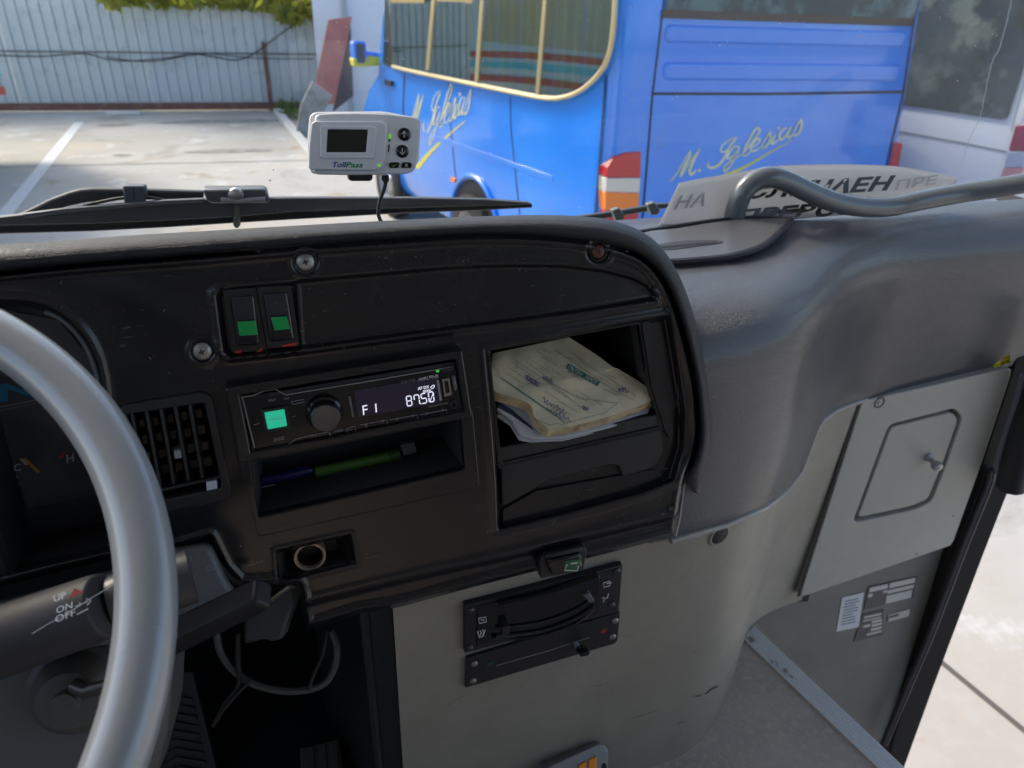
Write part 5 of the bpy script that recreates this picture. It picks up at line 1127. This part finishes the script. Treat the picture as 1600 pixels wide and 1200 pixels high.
b2 = DP(.45)(172, 943); b3 = DP(.47)(300, 900); MB().tube([b2, b2*.9+b3*.1, b3], [.0165, .0175, .0175], 24).build('inner_sleeve', M('dark sleeve', (.045, .044, .05), .4), t2)
LS_ = Pl(DP(.4145)(120, 950), -cf+cu*.35)
PRINT2 = M('bright white print', (.85, .85, .85), .5)
text('UP', (84, 941), (104, 934), (83, 931), LS_, .0, PRINT2, t2, bold=True); text('ON', (88, 959), (113, 950), (88, 949), LS_, .0, PRINT2, t2); text('OFF', (87, 973), (118, 961), (86, 963), LS_, .0, PRINT2, t2)
plate('red_arrow', [(107, 936), (116, 919), (130, 925)], LS_, -.0004, 0, M('faded red print', (.42, .06, .05), .5), t2)
ribbon('scratch', [(50, 990), (75, 975), (100, 962), (140, 936), (175, 915)], .9, LS_, 0, PRINT, t2); ribbon('symbol', [(118, 948), (136, 940), (134, 935), (142, 938), (136, 946)], 1.6, LS_, 0, PRINT, t2); ribbon('symbol', [(124, 941), (126, 946)], 1.2, LS_, 0, PRINT, t2); ribbon('symbol', [(120, 960), (138, 951)], 1.6, LS_, 0, PRINT, t2)
t2 = thing('steering_wheel', 'large satin grey steering wheel rim with marks of wear', 'steering wheel', (-.304, .325, 1.919))
a_ = .631; nW = np.array([0, -math.sin(a_), math.cos(a_)]); e1 = np.array([1., 0, 0]); e2 = np.cross(nW, e1); wc = np.array([-.304, .325, 1.919]); RW = .211
v = []; f = []; n1, n2 = 160, 28
for i in range(n1):
    w = 2*math.pi*i/n1; rd = e1*math.cos(w)+e2*math.sin(w)
    for j in range(n2):
        p = 2*math.pi*j/n2; rr = .0147*(1+.03*math.cos(2*p)); v.append(wc+rd*(RW+rr*math.cos(p))+nW*rr*math.sin(p))
f = [(i*n2+j, ((i+1) % n1)*n2+j, ((i+1) % n1)*n2+(j+1) % n2, i*n2+(j+1) % n2) for i in range(n1) for j in range(n2)]
obj('rim', v, f, STEER, t2)
hub = wc-nW*.05
MB().lathe(hub, nW, [(.055, -.03), (.058, 0), (.05, .018), (.03, .024), (0, .026)], 36).build('hub', M('dark hub', (.06, .06, .065), .4), t2)
for w in (R(165), R(195), R(250), R(290)):
    rd = e1*math.cos(w)+e2*math.sin(w); MB().tube([hub+rd*.04, hub*.4+(wc+rd*RW)*.6, wc+rd*RW], [.012, .010, .009], 12).build('spoke', M('grey spoke', (.3, .31, .32), .4), t2)

# ------------------------------------------------------------ windscreen
t = thing('windscreen', 'clear windscreen with dust specks and a fine crack line', 'windscreen', (.1, 1.02, 1.88))
WG = glassmat('windscreen glass', (.95, .975, .97), 1.45, .0, .0, .014); 
WS = Pl((0, 1.015, 1.9), (0, -1, -.12)); gxs = [-1.05, 1.27]
gv = [WS.o+np.array([x, 0, 0]) for x in gxs]; 
def wsp(x, z): return np.array([x, 1.015-.12*(z-1.9), z])
obj('glass', [wsp(-1.05, 1.87), wsp(1.44, 1.87), wsp(1.44, 2.9), wsp(-1.05, 2.9)], [(0, 1, 2, 3)], WG, t, smooth_=False)
m = MB(); q_ = np.random.default_rng(7)
for i in range(190):
    x = q_.uniform(380, 1560); y = q_.uniform(5, 330); s_ = q_.choice([.6, .8, 1.0, 1.8], p=[.4, .3, .22, .08]); c = WS(x, y, .002); k = c@[0, 1, 0]/1130*s_; a = q_.uniform(0, 3.14)
    u_ = np.array([math.cos(a), 0, math.sin(a)])*k; w_ = np.array([-math.sin(a), 0, math.cos(a)])*k*q_.uniform(.4, .9); m.add([c+u_, c+w_, c-u_, c-w_], [(0, 1, 2, 3)])
o = m.build('dust_specks', M('pale dust', (.75, .72, .62), .9), t, smooth_=False); o['kind'] = 'stuff'
CK = M('glass crack', (.60, .62, .62), .4, alpha=.6)
q = smooth([(1584, -20), (1574, 30), (1563, 70), (1551, 95), (1543, 125), (1537, 160), (1530, 185), (1512, 225), (1500, 260)], 40)+q_.normal(size=(40, 2))*.6; ribbon('crack', q, [2.2]*26+[1.2]*14, WS, .002, CK, t)

# ------------------------------------------------------------ wipers
WPM = M('weathered wiper metal', (.085, .088, .095), .42, metal=.3, dust=((.20, .20, .20), .5)); WPR = M('wiper rubber', (.012, .012, .013), .35)
W_ = YP(1.06)
t = thing('wiper', 'long black windscreen wiper lying across the glass behind the fascia', 'wiper', W_(400, 320))
plate('blade_spine', [(-60, 346), (34, 336), (103, 327.5), (259, 315), (319, 312), (460, 309.5), (645, 309.5), (760, 312), (828, 317), (828, 320), (645, 325), (460, 331), (368, 339), (260, 345), (144, 350), (0, 353), (-60, 356)], W_, -.006, .006, WPM, t, bevel=.002)
plate('spine_flange', [(34, 335), (103, 326), (259, 313.5), (318, 311), (318, 316), (259, 319), (103, 332), (40, 341)], W_, .002, .011, M('grey wiper flange', (.13, .135, .15), .5, metal=.3), t, bevel=.001)
plate('rubber_blade', [(-60, 355), (0, 352), (144, 349.5), (260, 344), (368, 338), (460, 331), (645, 324), (800, 319.5), (832, 318.5), (832, 325), (740, 330), (645, 333), (460, 343.5), (368, 349), (260, 356), (144, 362), (0, 366), (-60, 368)], W_, -.012, .004, WPR, t, bevel=.002)
plate('arm', [(20, 340), (48, 327), (78, 312), (108, 301), (125, 297), (146, 295.5), (230, 297), (318, 300), (318, 313), (200, 313), (160, 314.5), (135, 317), (110, 322), (70, 333), (40, 341)], YP(1.075), -.008, .006, M('black wiper arm', (.022, .024, .027), .45, dust=((.14, .14, .14), .4)), t, bevel=.003)
MB().tube([YP(1.07)(x, y, .012) for x, y in smooth([(130, 322), (150, 317), (190, 309.5), (228, 308), (262, 314)], 24)], .0022, 8).build('washer_hose', RUB, t)
plate('clip', [(191, 290.5), (226.5, 291), (229, 304), (227, 317), (194, 318), (193, 304)], YP(1.075), .004, .020, M('grey clip', (.10, .11, .13), .5), t, bevel=.002)
ribbon('clip_gap', [(208.5, 292), (210, 317)], 1.2, YP(1.075), .0205, SEAM, t)
mb_ = plate('pivot_block', [(316, 296.5), (412, 295.5), (417, 299), (422, 317), (414, 318), (330, 318.5), (323, 314)], YP(1.075), .0, .026, M('grey zinc block', (.15, .16, .17), .35, metal=.6, dust=((.28, .28, .27), .5)), t, bevel=.0025)
c = YP(1.075)(369, 306, .026); MB().lathe(c, (0, -1, 0), [(.011, -.002), (.010, .003), (.005, .005), (0, .005)], 20).build('pivot_nut', M('bright zinc', (.5, .5, .5), .3, metal=.8), mb_)
MB().tube([YP(1.075)(x, y, .028) for x, y in ((345, 312), (375, 314), (400, 312), (415, 311))], .0035, 8).build('pivot_bar', M('pale bar', (.3, .31, .33), .35, metal=.6), mb_)
plate('pin', [(365, 338), (375, 338), (376, 352), (372, 357), (368, 357), (364, 352)], W_, -.004, .008, M('dull pin', (.15, .14, .12), .5), t, bevel=.002)
plate('pin_stem', [(366, 322), (374, 322), (374, 337), (366, 337)], W_, .006, .010, M('olive pin', (.16, .16, .12), .5), t)
t = thing('wiper', 'short dark wiper end with two clips left of the paper sign', 'wiper', W_(980, 330))
plate('blade', [(895, 340), (960, 331), (1030, 319), (1052, 318), (1052, 324), (1000, 333), (940, 343), (900, 349)], W_, -.006, .004, WPM, t, bevel=.002)
for x, y in ((957, 329), (1012, 320)): plate('clip', [(x, y), (x+11, y-4), (x+20, y+8), (x+17, y+16), (x+6, y+17)], W_, .003, .016, M('grey wiper clip', (.16, .18, .19), .5), t, bevel=.002)

# ------------------------------------------------------------ toll device
TD = Pl((.10, .80, 2.11), (-.02, -1, .16))
t = thing('toll_device', 'white toll box with dark screen and round arrow buttons stuck to the windscreen', 'toll device', TD(565, 225))
body = [(493, 179), (520, 176.8), (560, 176.5), (610, 178), (650, 183), (658, 189), (657, 215), (654, 245), (650, 262), (645, 269), (635, 272), (560, 274), (495, 273), (490, 268), (490, 225)]
plate('case', body, TD, -.020, 0, WHITEP, t, r=.005, bevel=.0022, bseg=3, auto=50)
bk = [(484, 181), (492, 175), (600, 174), (655, 185), (656, 250), (642, 270), (485, 272), (480, 225)]
plate('back_shell', bk, TD, -.034, -.021, WHITEP, t, r=.006, bevel=.003, bseg=3, auto=50)
fd_ = plate('front_panel', [(487, 189), (596, 189), (604, 193), (605, 215), (601, 250), (597, 263), (590, 266.5), (486, 266), (482, 262), (483, 225)], TD, -.002, .0042, WHITEP, t, r=.005, bevel=.0016, bseg=3)
ring('screen_bezel', [(500, 196.5), (589, 198), (585, 248), (500, 248)], [(512, 202), (575, 202.5), (572, 238), (510, 238)], TD, .003, .0058, WHITEP, fd_, ro=.003, ri=.001, bevel=.001, hin=.002)
plate('screen', [(510.5, 201), (576, 201.5), (573, 239), (508.5, 238.5)], TD, .003, .0048, M('grey green screen', (.030, .034, .024), .2, spec=.5), fd_)
text('Toll', (518, 261.5), (539, 261.5), (519, 253), TD, .0046, M('indigo print', (.045, .05, .30), .4), fd_, slant=.06, bold=True)
text('Pass', (540, 261.8), (566, 261.8), (541, 253.5), TD, .0046, M('green print', (.02, .30, .12), .4), fd_, slant=.06, bold=True)
kx = np.linalg.norm(TD(601, 200)-TD(600, 200))
for i, (x, y, up) in enumerate(((631.5, 210, 1), (628.5, 236.5, -1))):
    c = TD(x, y, 0); bt = MB().lathe(c, TD.n, [(kx*10, 0), (kx*9.9, .0012), (kx*8.8, .0018), (0, .002)], 32).build('arrow_button', M('black button', (.01, .01, .012), .25), t)
    ribbon('arrow', [(x-.6*0, y+5*up), (x, y-5*up)], 1.4, TD, .0024, PRINT, bt); ribbon('arrow', [(x-3.4, y-1*up), (x, y-5*up), (x+3.4, y-1*up)], 1.4, TD, .0026, PRINT, bt)
ob = plate('ok_button', [(610, 253.5), (624.5, 253.5), (622.5, 262.5), (609, 262.5), (607, 258)], TD, 0, .0016, BLKGL, t, r=.0015, bevel=.0005); ribbon('tick', [(612, 258), (615, 260.5), (620, 256)], 1.2, TD, .0018, M('green tick', (.15, .35, .08), .5), ob)
ob = plate('cancel_button', [(628.5, 253.5), (641, 253.5), (644, 257), (642, 262.5), (626.5, 262.5)], TD, 0, .0016, BLKGL, t, r=.0015, bevel=.0005); ribbon('cross', [(633, 256), (637, 260.5)], 1.3, TD, .0018, PRINT, ob); ribbon('cross', [(637, 256), (633, 260.5)], 1.3, TD, .0018, PRINT, ob)
LG = M('lit green led', (.1, .5, .02), .4, emit=((.25, .8, .04), .25))
plate('led', [(608, 210), (611, 210), (610.5, 217), (607.5, 217)], TD, 0, .0008, LG, t); plate('led_slot', [(607.6, 217), (610.3, 217), (610, 221), (607.4, 221)], TD, 0, .0006, BLK2, t); plate('led_slot', [(606.8, 226), (609, 226), (608, 237.5), (606.2, 237.5)], TD, 0, .0006, BLK2, t)
plate('led', [(590, 256.5), (595, 256.5), (595, 260), (590, 260)], TD, .004, .0048, LG, fd_, r=.001)
plate('mount_foot', [(545, 273), (583, 273), (582, 281), (578, 283), (548, 283), (545, 280)], TD, -.03, -.006, BLK2, t, bevel=.002)
MA = CAM+(TD(570, 240, -.03)-CAM)*1.14
MB().tube([TD(570, 240, -.03), MA], .014, 12).build('mount_arm', BLK2, t)
MB().lathe(MA, (0, 1, .12), [(.014, 0), (.022, .006), (.024, .012)], 28).build('suction_cup', RUB, t)
t = thing('power_cable', 'thin black cable hanging from the toll box down behind the fascia', 'cable', TD(602, 280))
plate('plug', [(597, 274), (608.5, 274), (608, 284), (603.5, 287), (599.5, 285), (597, 281)], TD, -.014, -.006, BLK2, t, bevel=.0015)
MB().tube([TD(x, y, -.010-.0*i) for i, (x, y) in enumerate(smooth([(603, 284), (600, 296), (594, 312), (591, 328), (592, 338), (597, 349), (606, 362)], 30))], .0021, 8).build('lead', M('cable black', (.014, .014, .015), .4), t)

# ------------------------------------------------------------ paper sign and grab rail
def sgY(x): return float(np.interp(x, [1020, 1100, 1180, 1300, 1400, 1500], [.862, .864, .868, .874, .876, .878]))
def SG(x, y, h=0): 
    bend = .022*((y-258)/90.)                   # sheet leans forward at the top
    return YP(sgY(x)-bend)(x, y, h)
t = thing('paper_sign', 'white paper sign with bold slanted black lettering propped behind the grey rail', 'sign', SG(1250, 335))
topc = smooth([(1061, 286), (1100, 278), (1160, 268), (1200, 260.5), (1260, 257.5), (1330, 257), (1400, 260), (1450, 268), (1498, 278)], 50)
V = []; nt_ = 8
for i, (x, y) in enumerate(topc):
    u = i/49; bx = 1024+(1475-1024)*u; by = 362-(362-322)*u
    for k in range(nt_+1): s_ = k/nt_; V.append(SG(x*(1-s_)+bx*s_, y*(1-s_)+by*s_))
Fq = [(i*(nt_+1)+k, (i+1)*(nt_+1)+k, (i+1)*(nt_+1)+k+1, i*(nt_+1)+k+1) for i in range(49) for k in range(nt_)]
PAPW = M('white sign paper', (.66, .67, .69), .5, var=(6, (.58, .59, .605), .45, .7))
_t = PAPW.node_tree; _tr = _t.nodes.new('ShaderNodeBsdfTranslucent'); _tr.inputs[0].default_value = (.80, .80, .80, 1); _mx = _t.nodes.new('ShaderNodeMixShader'); _mx.inputs[0].default_value = .42
_t.links.new(_t.nodes['Principled BSDF'].outputs[0], _mx.inputs[1]); _t.links.new(_tr.outputs[0], _mx.inputs[2]); _t.links.new(_mx.outputs[0], _t.nodes['Material Output'].inputs[0])
sg = obj('sheet', V, Fq, PAPW, t, auto=80); md = sg.modifiers.new('t', 'SOLIDIFY'); md.thickness = .0006
BK = M('black sign ink', (.008, .008, .008), .4); FA_ = M('show through ink', (.46, .455, .45), .5)
text('СЛУЧАЕН', (1160, 312), (1385, 298), (1163, 288), SG, .010, BK, t, slant=.055, bold=.042)
text('ПРЕВОЗ', (1146, 351), (1332, 335), (1149, 328), SG, .010, BK, t, slant=.06, bold=.042)
text('НА', (1052, 328), (1100, 322), (1058, 306), SG, .004, FA_, t, slant=.1, bold=True); text('ПРЕ', (1398, 297), (1462, 288), (1400, 282), SG, .004, M('faint show through', (.50, .50, .50), .5), t, slant=.05, bold=True)
plate('dark_base', [(1095, 341), (1190, 330), (1260, 326), (1260, 331), (1190, 335), (1100, 344)], YP(.855), -.004, .004, BLK2, t)
t = thing('grab_rail', 'bent grey tubular grab rail above the right side of the dashboard', 'grab rail', YP(.86)(1140, 335))
rp = [(1146, 350, .838), (1150, 328, .838), (1160, 302, .836), (1178, 284, .834), (1202, 277, .83), (1228, 283, .828), (1260, 298, .825), (1296, 313, .822), (1330, 321, .82), (1365, 324, .818), (1398, 322, .815), (1430, 315, .81), (1500, 302, .80), (1560, 293, .78), (1640, 279, .75), (1720, 265, .73)]
q = smooth([YP(Y)(x, y) for x, y, Y in rp], 90)
MB().tube(q, .0140, 20).build('tube', RAIL, t); MB().lathe(q[0]+np.array([0, 0, -.004]), (0, 0, 1), [(.034, -.004), (.032, .004), (.018, .008)], 24).build('flange', RAIL, t)
